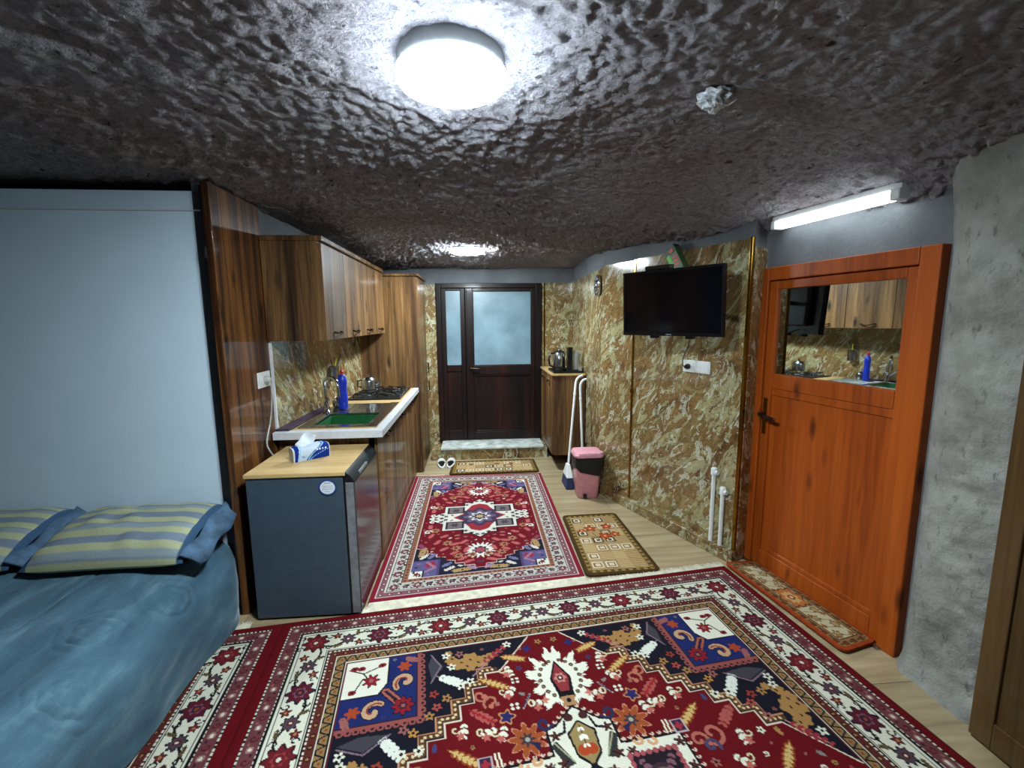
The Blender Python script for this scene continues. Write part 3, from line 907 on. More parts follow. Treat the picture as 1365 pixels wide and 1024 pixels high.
MB().lathe([(0.036, 0), (0.036, 0.0008)], (0, 0, 0), 32, fn=lambda x, y, z: (-0.742 + x, 2.1862 - z, 0.695 + y * 0.92)).build('sticker_face', 'paper', s)
m = MB()
for k, (w, dz) in enumerate(((0.016, 0.022), (0.026, 0.008), (0.024, 0.0), (0.026, -0.008), (0.014, -0.02))):
    m.box(-0.742 - w, -0.742 + w, 2.1848, 2.1853, 0.695 + dz, 0.695 + dz + (0.003 if k in (0,) else 0.0012))
m.build('sticker_print', 'printgrey', s)
# tissue pack on the fridge
tp = thing('tissue_pack', 'blue and white soft tissue pack lying on the fridge top', 'tissues', (-0.89, 2.42, 0.775))
a = Vector((-0.955, 2.345, 0)); d = Vector((0.155, 0.125, 0)).normalized(); n_ = Vector((-d.y, d.x, 0))
def tpf(s, n, z): q = a + d * s + n_ * n; return (q.x, q.y, 0.775 + z)
LN, WD, HT = 0.19, 0.085, 0.078
def packgrid(side):
    pass
rows = []
prof = [(0.004, 0.0), (0.0, 0.02), (-0.002, 0.045), (0.004, 0.068), (0.02, HT), (WD - 0.02, HT), (WD - 0.004, 0.068), (WD + 0.002, 0.045), (WD, 0.02), (WD - 0.004, 0.0)]
# resample profile
pp = np.array(prof); sg = np.concatenate([[0], np.cumsum(np.hypot(*np.diff(pp, axis=0).T))]); uu = np.linspace(0, sg[-1], 50)
pn = np.interp(uu, sg, pp[:, 0]); pz = np.interp(uu, sg, pp[:, 1])
ssn = np.linspace(0, LN, 70)
X = np.zeros((50, 70)); Y = X.copy(); Z = X.copy(); CC = np.zeros((50, 70, 3))
for i in range(50):
    for j in range(70):
        e = min(ssn[j], LN - ssn[j]) / 0.02
        k = 0.86 + 0.14 * min(1, e)
        zz = pz[i] * (0.9 + 0.1 * min(1, e)) - (0.010 * math.exp(-((ssn[j] - 0.07) / 0.04) ** 2) if pz[i] > 0.06 else 0)
        q = tpf(ssn[j], WD / 2 + (pn[i] - WD / 2) * k, zz)
        X[i, j], Y[i, j], Z[i, j] = q
        s_, h_ = ssn[j] / LN, pz[i] / HT
        front = pn[i] < WD / 2
        c_ = (196, 212, 228)
        lim = 0.34 + 0.45 * h_ ** 1.5
        if s_ > lim: c_ = (16, 46, 134)
        if abs(s_ - lim - 0.05) < 0.018: c_ = (150, 205, 240)
        lim2 = 0.45 + 0.9 * (h_ / 0.62) ** 1.6 * 0.6
        if s_ > lim and abs(s_ - lim2) < 0.016 and h_ < 0.6: c_ = (140, 200, 240)
        if abs(h_ - 0.66) < 0.035 and s_ > 0.62 and (s_ * 26) % 2 < 1.0 and s_ < 0.9: c_ = (225, 235, 245)
        if s_ < 0.10 + 0.06 * h_: c_ = (16, 46, 134)
        if abs(s_ - 0.13 - 0.07 * h_) < 0.012: c_ = (140, 200, 240)
        if 0.2 < s_ < 0.34 and 0.18 < h_ < 0.36 and math.sin(s_ * 160 + h_ * 40) > 0.1: c_ = (60, 140, 205)
        if s_ < 0.03 or s_ > 0.975: c_ = (214, 220, 226)
        CC[i, j] = c_
grid_mesh('wrapper', X, Y, Z, 'weaveflat', tp, CC)
for s0 in (0.002, LN - 0.004):
    m = MB(); m.prism([(WD / 2 + (q[0] - WD / 2) * 0.85, q[1] * 0.89) for q in prof], 0, 0.002, fn=lambda x, y, z, s0=s0: tpf(s0 + z, x, y)); m.build('end_fold', 'tissuewhite', tp)
# tissue sheet
tt = np.linspace(0, 1, 16); ww = np.linspace(-1, 1, 12)
WWg, TTg = np.meshgrid(ww, tt)
hh = TTg * 0.075
sx_ = 0.075 + 0.05 * WWg * (0.8 + 0.25 * np.sin(TTg * 3)) + 0.012 * TTg - 0.03 * TTg * (1 - TTg)
nn_ = WD / 2 + 0.014 * np.sin(WWg * 3.0 + TTg * 2) * (0.4 + TTg) + 0.01 * TTg
taper = 1 - 0.25 * np.abs(WWg) * TTg
Pq = np.array([[tpf(sx_[i, j], nn_[i, j], 0.066 + hh[i, j] * taper[i, j] * (1 - 0.35 * max(0, -WWg[i, j]))) for j in range(12)] for i in range(16)])
sh = grid_mesh('tissue_sheet', Pq[..., 0], Pq[..., 1], Pq[..., 2], 'paper', tp)
md = sh.modifiers.new('solid', 'SOLIDIFY'); md.thickness = 0.0015
# socket on the end board
sk2 = thing('wall_socket', 'white socket plate on the dark wood end board', 'socket', (-1.2, 2.615, 1.14))
MB().box(-1.2, -1.191, 2.545, 2.69, 1.14, 1.228).build('plate', 'white', sk2, bevel=0.004)
MB().lathe([(0.028, 0), (0.028, 0.003), (0.022, 0.003)], (0, 0, 0), 24, fn=lambda x, y, z: (-1.191 + z, 2.612 + x, 1.184 + y)).build('outlet', 'white', sk2, smooth=True)
pg = thing('power_plug', 'grey plug in the socket beside the fridge', 'plug', (-1.187, 2.612, 1.15))
MB().lathe([(0.02, 0.0), (0.02, 0.012), (0.013, 0.03), (0.008, 0.034)], (0, 0, 0), 18, fn=lambda x, y, z: (-1.188 + z, 2.612 + x, 1.184 + y)).build('body', 'cord', pg, smooth=True)
pth = [(-1.162, 2.612, 1.18), (-1.155, 2.614, 1.15), (-1.165, 2.63, 1.08), (-1.18, 2.645, 1.0), (-1.19, 2.64, 0.93), (-1.192, 2.60, 0.87), (-1.19, 2.57, 0.82), (-1.18, 2.58, 0.78), (-1.165, 2.60, 0.74), (-1.15, 2.60, 0.60), (-1.15, 2.58, 0.2)]
def smooth_path(p, it=3):
    p = [Vector(q) for q in p]
    for _ in range(it):
        o = [p[0]]
        for i in range(len(p) - 1):
            o += [p[i] * 0.75 + p[i + 1] * 0.25, p[i] * 0.25 + p[i + 1] * 0.75]
        p = o + [p[-1]]
    return p
MB().tube(smooth_path(pth), 0.0042, 8).build('cable', 'cord', pg, smooth=True)
# ------------------------------------------------------------ bed, blanket, pillows
bed = thing('bed', 'low double bed under a blue velvet blanket', 'bed', (-2.2, 0.9, 0))
MB().box(-3.2, -1.40, -0.6, 2.26, 0.014, 0.22).build('base', 'cabin_dark', bed)
def blanket():
    prof = [(-3.25, 0.435), (-2.9, 0.445), (-2.3, 0.45), (-1.9, 0.45), (-1.62, 0.445), (-1.45, 0.432), (-1.34, 0.408), (-1.265, 0.365), (-1.225, 0.305), (-1.212, 0.23), (-1.215, 0.15), (-1.222, 0.08), (-1.228, 0.018)]
    p = np.array(prof); sg = np.concatenate([[0], np.cumsum(np.hypot(*np.diff(p, axis=0).T))])
    u = np.concatenate([np.linspace(0, 1.2, 40, endpoint=False), np.linspace(1.2, sg[-1], 190)])
    px = np.interp(u, sg, p[:, 0]); pz = np.interp(u, sg, p[:, 1])
    for _ in range(6):
        px[1:-1] = (px[:-2] + 2 * px[1:-1] + px[2:]) / 4; pz[1:-1] = (pz[:-2] + 2 * pz[1:-1] + pz[2:]) / 4
    v = np.concatenate([np.linspace(2.275, 0.9, 260, endpoint=False), np.linspace(0.9, -0.65, 60)])
    PX, V = np.meshgrid(px, v); PZ, _ = np.meshgrid(pz, v); U, _ = np.meshgrid(u, v)
    tx = np.gradient(px, u); tz = np.gradient(pz, u)
    nx = -tz; nz = tx
    NX, _ = np.meshgrid(nx, v); NZ, _ = np.meshgrid(nz, v)
    side = np.clip((U - 1.85) / 0.3, 0, 1)
    d = 0.022 * vnoise(U, V * 0.5, 4, 31) + 0.010 * vnoise(U * 2, V, 9, 32)
    # long folds
    d += 0.007 * np.sin((U * 1.0 + V * 0.25 + 0.1 * vnoise(U, V, 2, 33)) * 19) * np.clip((1.7 - U) / 0.5, 0, 1)
    # a seam crease along the bed
    cr = np.abs(U - (1.62 + 0.03 * (V - 1.5)))
    d -= 0.010 * np.exp(-(cr / 0.008) ** 2)
    # embossed scroll medallions in a band near the edge
    band = np.exp(-(((U - 1.95) / 0.14) ** 4))
    for k in range(9):
        cy0 = 2.05 - k * 0.24; cu0 = 1.94 + (0.05 if k % 2 else -0.05)
        wu = U + 0.03 * vnoise(U, V, 8, 80 + k); wv = V + 0.03 * vnoise(U, V, 8, 90 + k)
        rr = np.hypot(wu - cu0, wv - cy0); th = np.arctan2(wv - cy0, wu - cu0)
        w = np.clip(1 - rr / 0.125, 0, 1) ** 0.6 * np.clip(rr / 0.05, 0, 1) ** 2
        d += 0.0058 * np.sin(rr * 150 + 0.6 * np.sin(th * (7 if k % 2 else 6))) * w * np.clip(0.8 + 1.6 * vnoise(U, V, 11, 70 + k), 0, 1)
    wob = 0.012 * np.sin(V * 9 + 0.7) + 0.02 * vnoise(V, U * 0.1, 3, 35)
    X = PX + NX * d + wob * side * np.clip((0.42 - PZ) / 0.3, 0, 1)
    Z = np.maximum(PZ + NZ * d, 0.014)
    # far end tucks in behind the pillow corner
    tuck = np.clip((V - 2.1) / 0.18, 0, 1) ** 2
    X -= tuck * 0.07 * side
    return grid_mesh('blanket', X, V, Z, 'blanket', bed)
blk = blanket()
md = blk.modifiers.new('solid', 'SOLIDIFY'); md.thickness = 0.01; md.offset = -1
MB().box(-3.2, -1.36, -0.6, 2.255, 0.22, 0.40).build('mattress', 'white', bed, bevel=0.05)

def pillow(label, cx, cy, cz, hx, hy, hz, tilt, yaw, group):
    t = thing('pillow', label, 'pillow', (cx, cy, cz - hz), group)
    nu, nv = 90, 60
    U = np.linspace(-1, 1, nu); W = np.linspace(-1, 1, nv)
    def surf(sgn, lo=-1.0, hi=1.0):
        uu = np.linspace(lo, hi, nu)
        UU, WW = np.meshgrid(uu, W)
        prof = (np.clip(1 - np.abs(UU) ** 5, 0, 1) ** 0.55) * (np.clip(1 - np.abs(WW) ** 2.6, 0, 1) ** 0.5)
        wr = 0.02 * vnoise(UU * 2, WW * 2, 2.2, 41) * prof
        Zl = sgn * (hz * prof * (1.0 if sgn > 0 else 0.6) + (wr if sgn > 0 else 0))
        Xl = UU * hx * (1 - 0.035 * (1 - np.abs(WW)) * (np.abs(UU) > 0.9))
        Yl = WW * hy * (1 - 0.05 * np.abs(UU) ** 6 - 0.03 * (1 - UU ** 2))
        ct_, st_ = cos(tilt), sin(tilt)
        Y2 = Yl * ct_ - Zl * st_; Z2 = Yl * st_ + Zl * ct_
        c_, s_ = cos(yaw), sin(yaw)
        return UU, WW, cx + Xl * c_ - Y2 * s_, cy + Xl * s_ + Y2 * c_, cz + Z2
    for sgn, nm in ((1, 'cover'), (-1, 'underside')):
        UU, WW, X, Y, Z = surf(sgn, -1, 0.97)
        st = (WW * 5.6 + 20.35) % 2.0
        cc = np.where((st < 1.0)[..., None], np.array((172, 178, 142)), np.array((118, 134, 152)))
        ln_ = np.abs(((st * 5) % 1) - 0.5) < 0.12
        cc = np.where((ln_ & (st >= 1.0))[..., None], np.array((138, 154, 160)), cc)
        cc = np.where((np.abs(UU) > 0.90)[..., None], np.array((58, 88, 118)), cc)
        grid_mesh(nm, X, Y, Z, 'weaveflat', t, cc.astype(float))
    # end flange of plain blue cloth
    vs = []
    fl = MB()
    L_ = []
    for w in np.linspace(-0.95, 0.95, 16):
        for e, k in ((hx * 0.945, 0), (hx * 1.05, 1), (hx * 1.13, 2)):
            dz = 0.012 * sin(w * 6 + k) + (0.03 - 0.035 * k)
            xl, yl = e, w * hy * (1 - 0.05 * k)
            ct_, st_ = cos(tilt), sin(tilt)
            y2, z2 = yl * ct_ - dz * st_, yl * st_ + dz * ct_
            L_.append((cx + xl * cos(yaw) - y2 * sin(yaw), cy + xl * sin(yaw) + y2 * cos(yaw), cz + z2))
    for i in range(15):
        for k in range(2):
            a0 = i * 3 + k
            fl.f.append((a0, a0 + 1, a0 + 4, a0 + 3)); fl.mi.append(0)
    fl.v = [tuple(float(c) for c in v) for v in L_]
    f = fl.build('end_flap', FLAP, t, smooth=True)
    md = f.modifiers.new('solid', 'SOLIDIFY'); md.thickness = 0.012
    return t
FLAP = plain('blue_grey_cotton', (74, 104, 132), 0.85, var=0.15, scale=14)
pillow('striped pillow with blue end flap at the foot of the wood end board', -1.585, 2.085, 0.535, 0.325, 0.205, 0.086, 0.24, 0.02, 'striped pillows on the bed')
pillow('striped pillow further along the white partition, partly under its neighbour', -2.30, 2.09, 0.535, 0.34, 0.205, 0.086, 0.24, 0.04, 'striped pillows on the bed')

# ------------------------------------------------------------ woven designs, painted as pile colours
class Weave:
    def __init__(s, W, H, cell, bg):
        s.nx = int(round(W / cell)) + 1; s.ny = int(round(H / cell)) + 1
        s.c = cell
        s.x = np.linspace(0, W, s.nx); s.y = np.linspace(0, H, s.ny)
        s.img = np.zeros((s.ny, s.nx, 3)); s.img[:] = bg
    def win(s, x0, x1, y0, y1):
        i0 = max(0, int(x0 / s.c) - 1); i1 = min(s.nx, int(x1 / s.c) + 3)
        j0 = max(0, int(y0 / s.c) - 1); j1 = min(s.ny, int(y1 / s.c) + 3)
        if i0 >= i1 or j0 >= j1: return None
        X, Y = np.meshgrid(s.x[i0:i1], s.y[j0:j1])
        return X, Y, s.img[j0:j1, i0:i1]
    def put(s, im, mask, col):
        im[mask] = col
    def rect(s, x0, x1, y0, y1, col):
        w = s.win(x0, x1, y0, y1)
        if w: s.put(w[2], (w[0] >= x0) & (w[0] < x1) & (w[1] >= y0) & (w[1] < y1), col)
    def disc(s, cx, cy, r, col, ry=None, rot=0):
        ry = ry or r; R_ = max(r, ry)
        w = s.win(cx - R_, cx + R_, cy - R_, cy + R_)
        if not w: return
        X = w[0] - cx; Y = w[1] - cy
        a = X * cos(rot) + Y * sin(rot); b = -X * sin(rot) + Y * cos(rot)
        s.put(w[2], (a / r) ** 2 + (b / ry) ** 2 <= 1, col)
    def flower(s, cx, cy, r, n, depth, col, rot=0.0, ax=1.0):
        w = s.win(cx - r, cx + r, cy - r, cy + r)
        if not w: return
        X = w[0] - cx; Y = (w[1] - cy) / ax
        rr = np.hypot(X, Y); th = np.arctan2(Y, X) + rot
        s.put(w[2], rr <= r * (1 - depth * (0.5 - 0.5 * np.cos(th * n))), col)
    def poly(s, pts, col):
        xs = [p[0] for p in pts]; ys = [p[1] for p in pts]
        w = s.win(min(xs), max(xs), min(ys), max(ys))
        if not w: return
        X, Y, im = w
        ins = np.zeros(X.shape, bool)
        n = len(pts)
        for i in range(n):
            x1, y1 = pts[i]; x2, y2 = pts[(i + 1) % n]
            if y1 == y2: continue
            c = ((y1 > Y) != (y2 > Y)) & (X < (x2 - x1) * (Y - y1) / (y2 - y1) + x1)
            ins ^= c
        s.put(im, ins, col)
    def line(s, pts, wd, col):
        for (x1, y1), (x2, y2) in zip(pts[:-1], pts[1:]):
            w = s.win(min(x1, x2) - wd, max(x1, x2) + wd, min(y1, y2) - wd, max(y1, y2) + wd)
            if not w: continue
            X, Y, im = w
            dx, dy = x2 - x1, y2 - y1
            l2 = dx * dx + dy * dy + 1e-12
            t = np.clip(((X - x1) * dx + (Y - y1) * dy) / l2, 0, 1)
            s.put(im, np.hypot(X - x1 - t * dx, Y - y1 - t * dy) <= wd / 2, col)
    def sprig(s, x, y, l, ang, col, stem=None, n=5, wd=0.011):
        ca, sa = cos(ang), sin(ang)
        s.line([(x - ca * l * .62, y - sa * l * .62), (x + ca * l * .5, y + sa * l * .5)], 0.006, stem or col)
        for k in range(n):
            f = -0.42 + 0.92 * k / (n - 1)
            r = wd * (1.15 - abs(f) * 0.9)
            for sd in (-1, 1):
                s.disc(x + ca * l * f - sa * sd * wd * .55, y + sa * l * f + ca * sd * wd * .55, r, col, r * 0.6, ang + sd * 0.7)
    def scroll(s, x, y, r, a0, turns, col, wd=0.006, hand=1):
        p = []
        for k in range(18):
            f = k / 17
            a = a0 + hand * f * turns * 2 * pi
            p.append((x + r * (1 - 0.8 * f) * cos(a), y + r * (1 - 0.8 * f) * sin(a)))
        s.line(p, wd, col)

RED = (90, 5, 15); DRED = (88, 8, 20); MAR = (84, 22, 30); DUSK = (98, 54, 58); CREAM = (206, 206, 188); INK = (14, 12, 18); NAVY = (15, 15, 28)
TAN = (150, 112, 66); RUST = (132, 60, 28); BLUE = (24, 34, 88); PLUM = (66, 42, 58); PINK = (138, 84, 80); BROWN = (84, 46, 30); GREY = (120, 118, 112); OLIVE = (96, 84, 52)

def rosette(w, x, y, r, c1=MAR, c2=INK, c3=PINK):
    w.flower(x, y, r * 1.12, 8, 0.30, c2); w.flower(x, y, r * 0.95, 8, 0.26, c1, 0.1)
    w.flower(x, y, r * 0.52, 6, 0.3, c3); w.disc(x, y, r * 0.34, c1); w.disc(x, y, r * 0.15, CREAM)

def scatter(w, n, seed, bgs, box, r0=0.010, r1=0.019, cols=None):
    r = np.random.default_rng(seed)
    cols = cols or [CREAM, PINK, TAN, (52, 56, 96), (150, 70, 60), GREY]
    for _ in range(n):
        x = box[0] + r.random() * (box[1] - box[0]); y = box[2] + r.random() * (box[3] - box[2]); q = r0 + r.random() * (r1 - r0)
        wn = w.win(x - q * 1.35, x + q * 1.35, y - q * 1.35, y + q * 1.35)
        if not wn: continue
        if not any(np.all(np.abs(wn[2] - np.array(b)) < 1) for b in bgs): continue
        c = cols[int(r.random() * len(cols))]; k = r.random(); a = r.random() * 6.3
        if k < 0.35:
            w.flower(x, y, q, 5, 0.5, c, a); w.disc(x, y, q * 0.3, INK)
        elif k < 0.6:
            w.sprig(x, y, q * 1.8, a, c, None, 3, q * 0.55)
        elif k < 0.8:
            w.scroll(x, y, q * 0.8, a, 0.9, c, 0.005)
        else:
            w.disc(x, y, q * 0.7, c, q * 0.35, a)

def paint_border(w, W, H, two_sided=True):
    """bands measured from the rug edge; W, H: full size of the painted quadrant (edges at 0)."""
    X, Y = np.meshgrid(w.x, w.y)
    e = np.minimum(X, Y)
    t = np.where(X < Y, Y, X)          # running coordinate along the border
    im = w.img
    def band(a, b, col): im[(e >= a) & (e < b)] = col
    band(0.0, 0.045, RED)
    band(0.045, 0.052, INK); im[(e >= 0.045) & (e < 0.051) & (((t * 110) % 2) < 1.1)] = CREAM
    band(0.052, 0.102, DUSK)
    band(0.102, 0.108, CREAM); im[(e >= 0.102) & (e < 0.107) & (((t * 110) % 2) < 0.8)] = INK
    band(0.108, 0.117, INK); band(0.117, 0.122, CREAM)
    band(0.122, 0.254, CREAM)
    band(0.128, 0.132, INK); band(0.246, 0.250, INK)
    band(0.254, 0.262, INK); band(0.262, 0.267, CREAM); im[(e >= 0.262) & (e < 0.267) & (((t * 110) % 2) < 0.9)] = MAR
    band(0.267, 0.300, (82, 34, 30)); band(0.300, 0.304, CREAM)
    band(0.304, 0.338, (132, 106, 68)); band(0.338, 0.343, INK); band(0.343, 0.349, CREAM); band(0.349, 0.356, MAR)
    def along(d, step, start, fn):
        s = start
        while s < W + 0.05:
            fn(s, d, 0); s += step
        s = start + step
        while s < H + 0.05:
            fn(d, s, 1); s += step
    # outer guard: small pale scrolls and dark buds
    def g1(x, y, o):
        w.disc(x, y, 0.013, (150, 110, 104)); w.disc(x, y, 0.007, CREAM)
        k = 0.045
        (w.scroll(x + k, y, 0.016, 0, 0.9, MAR, 0.006) if not o else w.scroll(x, y + k, 0.016, 0, 0.9, MAR, 0.006))
        (w.disc(x + k / 2, y + 0.01, 0.006, (56, 26, 34)) if not o else w.disc(x + 0.01, y + k / 2, 0.006, (56, 26, 34)))
        (w.disc(x - k / 2, y - 0.01, 0.006, PINK) if not o else w.disc(x - 0.01, y - k / 2, 0.006, PINK))
    along(0.077, 0.09, 0.077, g1)
    # inner guard of dark hooks and the tan running wave
    def g2(x, y, o):
        w.disc(x, y, 0.010, (40, 16, 18)); w.disc(x, y, 0.005, TAN)
    along(0.284, 0.045, 0.29, g2)
    def g3(x, y, o):
        h = 0.0155
        if not o:
            w.line([(x - 0.022, y + h), (x - 0.008, y - h), (x + 0.008, y - h), (x + 0.022, y + h)], 0.006, INK); w.disc(x, y + h * 0.3, 0.006, RUST)
        else:
            w.line([(x + h, y - 0.022), (x - h, y - 0.008), (x - h, y + 0.008), (x + h, y + 0.022)], 0.006, INK); w.disc(x + h * 0.3, y, 0.006, RUST)
    along(0.321, 0.044, 0.326, g3)
    # main white border: vine, rosettes, leaves
    def vine(o):
        lim = W if not o else H
        p = []
        for s in np.arange(0.20, lim + 0.02, 0.012):
            q = 0.188 + 0.036 * sin((s - 0.188) * 2 * pi / 0.29 )
            p.append((s, q) if not o else (q, s))
        w.line(p, 0.009, INK)
    vine(0); vine(1)
    kk = [0]
    def g4(x, y, o):
        kk[0] += 1
        k = round((max(x, y) - 0.188) / 0.1445)
        big = k % 2 == 0
        ux, uy = (1, 0) if not o else (0, 1)
        if big:
            if (k // 2) % 2 == 0: rosette(w, x, y, 0.056, (96, 24, 32), (46, 18, 24), (132, 52, 50))
            else:
                rosette(w, x, y, 0.054, (80, 20, 34), (22, 20, 40), (110, 70, 84))
                w.flower(x, y, 0.018, 5, 0.4, (30, 26, 50)); w.disc(x, y, 0.008, RUST)
            for s_ in (-1, 1):
                w.scroll(x + ux * 0.062 * s_ + uy * 0.035, y + uy * 0.062 * s_ + ux * 0.035, 0.018, 0, 0.8, INK, 0.006, s_)
                w.scroll(x + ux * 0.062 * s_ - uy * 0.035, y + uy * 0.062 * s_ - ux * 0.035, 0.018, pi, 0.8, INK, 0.006, -s_)
        else:
            w.flower(x, y, 0.037, 8, 0.3, INK); w.flower(x, y, 0.030, 8, 0.3, (74, 58, 68)); w.disc(x, y, 0.012, MAR); w.disc(x, y, 0.005, CREAM)
            for s_ in (-1, 1):
                lx, ly = x + ux * 0.052 * s_ + uy * 0.03 * s_, y + uy * 0.052 * s_ + ux * 0.03 * s_
                w.flower(lx, ly, 0.023, 5, 0.45, INK, 0.4); w.flower(lx, ly, 0.018, 5, 0.45, (100, 28, 32), 0.4); w.disc(lx, ly, 0.006, TAN)
                lx, ly = x + ux * 0.04 * s_ - uy * 0.038 * s_, y + uy * 0.04 * s_ - ux * 0.038 * s_
                w.sprig(lx, ly, 0.034, 0.6 + s_, (88, 72, 46), INK, 4, 0.007)
    along(0.188, 0.1445, 0.188, g4)

def paint_field(w, W, H):
    cx = W
    f0 = 0.356
    # red ground, dark stepped corner
    w.rect(f0, W + 1, f0, H + 1, RED)
    steps = [(1.165, f0), (0.999, 0.538), (0.935, 0.538), (0.935, 0.605), (0.875, 0.605), (0.875, 0.675), (0.817, 0.675), (0.817, 0.743), (0.755, 0.743), (0.755, 0.805), (0.69, 0.805), (0.69, 0.87), (0.625, 0.87), (0.625, 0.935), (0.565, 0.935), (0.565, 1.0), (0.50, 1.0), (f0, 1.19)]
    w.poly([(f0, f0)] + steps, NAVY)
    inner = [(x - 0.018, y - 0.018) for x, y in steps[1:-1]]
    w.line(inner, 0.022, (78, 52, 34))
    for (x1, y1), (x2, y2) in zip(inner[:-1], inner[1:]):
        l = math.hypot(x2 - x1, y2 - y1); n = max(1, int(l / 0.02))
        for k in range(n):
            t = (k + 0.5) / n
            w.disc(x1 + (x2 - x1) * t, y1 + (y2 - y1) * t, 0.006, (206, 184, 140))
    w.line(steps, 0.006, (206, 188, 168))
    w.line([(x - 0.032, y - 0.032) for x, y in steps[1:-1]], 0.005, (170, 120, 90))
    # corner: white square with flower in a blue square
    w.rect(f0, 0.675, f0, 0.71, (132, 70, 66))
    for k in range(11):
        w.disc(0.675, f0 + 0.02 + k * 0.032, 0.014, (132, 70, 66)); w.disc(f0 + 0.02 + k * 0.029, 0.71, 0.014, (132, 70, 66))
        w.disc(0.675, f0 + 0.02 + k * 0.032, 0.006, NAVY); w.disc(f0 + 0.02 + k * 0.029, 0.71, 0.006, NAVY)
    w.rect(f0, 0.657, f0, 0.693, (40, 26, 40)); w.rect(f0, 0.65, f0, 0.686, BLUE)
    # diagonal stem with two curling leaves and a red palmette
    for hand, cx_, cy_ in ((1, 0.605, 0.505), (-1, 0.485, 0.635)):
        w.scroll(cx_, cy_, 0.045, 2.4 if hand > 0 else -0.8, 0.85, INK, 0.030, hand)
        w.scroll(cx_, cy_, 0.045, 2.4 if hand > 0 else -0.8, 0.85, (176, 144, 112), 0.022, hand)
        w.scroll(cx_, cy_, 0.045, 2.4 if hand > 0 else -0.8, 0.5, (128, 50, 46), 0.008, hand)
    w.line([(0.53, 0.545), (0.585, 0.61)], 0.040, INK); w.line([(0.53, 0.545), (0.585, 0.61)], 0.032, (150, 84, 74)); w.line([(0.53, 0.545), (0.585, 0.61)], 0.012, (40, 24, 40))
    w.flower(0.60, 0.628, 0.050, 8, 0.35, INK); w.flower(0.60, 0.628, 0.044, 8, 0.35, (122, 22, 34)); w.flower(0.60, 0.628, 0.022, 6, 0.4, (54, 24, 40)); w.disc(0.60, 0.628, 0.008, PINK)
    w.flower(0.60, 0.42, 0.030, 6, 0.4, (150, 62, 30)); w.flower(0.41, 0.625, 0.030, 6, 0.4, (150, 62, 30))
    w.sprig(0.63, 0.385, 0.05, 0.4, PINK, MAR); w.sprig(0.385, 0.665, 0.05, 1.2, PINK, MAR)
    w.poly([(f0, f0), (0.535, f0), (0.537, 0.50), (0.50, 0.558), (f0, 0.556)], INK); w.poly([(f0, f0), (0.53, f0), (0.531, 0.498), (0.496, 0.552), (f0, 0.55)], (212, 212, 196))
    w.line([(0.37, 0.40), (0.43, 0.43), (0.47, 0.49)], 0.006, INK); w.line([(0.43, 0.43), (0.50, 0.40)], 0.006, INK); w.line([(0.43, 0.46), (0.40, 0.53)], 0.006, INK)
    w.flower(0.465, 0.475, 0.038, 7, 0.4, INK); w.flower(0.465, 0.475, 0.033, 7, 0.4, (124, 24, 34)); w.disc(0.465, 0.475, 0.010, PINK)
    for x, y in ((0.39, 0.395), (0.505, 0.395), (0.395, 0.525), (0.42, 0.40)):
        w.disc(x, y, 0.017, (120, 30, 36), 0.013); w.disc(x, y, 0.006, INK)
    # dark corner ornaments
    def bird(x, y, ang):
        ca, sa = cos(ang), sin(ang)
        for f, g, r in ((0, 0, 0.045), (0.05, 0.012, 0.038), (-0.045, 0.02, 0.036), (-0.085, -0.005, 0.028), (0.088, -0.012, 0.024), (0.0, 0.04, 0.028), (-0.10, -0.045, 0.02)):
            w.flower(x + ca * f - sa * g, y + sa * f + ca * g, r, 6, 0.22, (152, 114, 66))
        for f, g in ((0, 0), (0.035, 0.018), (-0.04, 0.012), (0.065, -0.004), (-0.015, 0.035), (-0.08, -0.012)):
            w.disc(x + ca * f - sa * g, y + sa * f + ca * g, 0.008, INK, 0.004, ang + 0.5)
    bird(0.885, 0.445, 0.1); bird(0.415, 0.95, 1.35)
    w.sprig(1.00, 0.43, 0.15, -0.65, (134, 44, 50), (168, 120, 110), 6, 0.013); w.line([(0.955, 0.475), (0.885, 0.54)], 0.006, (150, 116, 120))
    w.sprig(0.435, 1.06, 0.13, 2.2, (134, 44, 50), (168, 120, 110), 6, 0.013)
    w.sprig(0.795, 0.545, 0.11, 0.55, (206, 210, 200), GREY, 6, 0.016); w.sprig(0.56, 0.80, 0.12, 0.9, (206, 210, 200), GREY, 6, 0.016)
    w.poly([(0.72, 0.385), (0.765, 0.46), (0.715, 0.53), (0.70, 0.44)], (58, 56, 64)); w.line([(0.715, 0.38), (0.755, 0.455), (0.71, 0.54)], 0.006, (120, 100, 110))
    w.poly([(0.375, 0.76), (0.47, 0.80), (0.55, 0.745), (0.45, 0.735)], (58, 56, 64)); w.line([(0.375, 0.77), (0.47, 0.81), (0.56, 0.745)], 0.006, (120, 100, 110))
    r_ = np.random.default_rng(5)
    for x, y, c in ((0.72, 0.60, (134, 50, 40)), (0.77, 0.63, TAN), (0.70, 0.70, TAN), (0.73, 0.665, (150, 66, 60)), (0.64, 0.76, (170, 120, 60)), (0.605, 0.74, PINK), (0.52, 0.865, (134, 50, 40)), (0.47, 0.86, TAN), (0.55, 0.90, (150, 66, 60)), (0.83, 0.58, CREAM), (0.87, 0.565, CREAM), (0.84, 0.40, PINK), (0.78, 0.40, CREAM), (0.80, 0.47, CREAM), (1.06, 0.385, CREAM), (0.40, 0.84, CREAM), (0.39, 0.80, CREAM), (0.66, 0.835, CREAM), (0.60, 0.835, CREAM), (0.53, 0.965, PINK), (0.385, 1.06, CREAM)):
        w.flower(x, y, 0.021, 5, 0.5, c, r_.random() * 3); w.disc(x, y, 0.006, INK)
    # flame palmette on the axis
    px, py = cx, 0.625
    X, Y, im = w.win(px - 0.16, px, py - 0.18, py + 0.18)
    dx = (X - px) / 0.130; dy = (Y - py) / 0.155
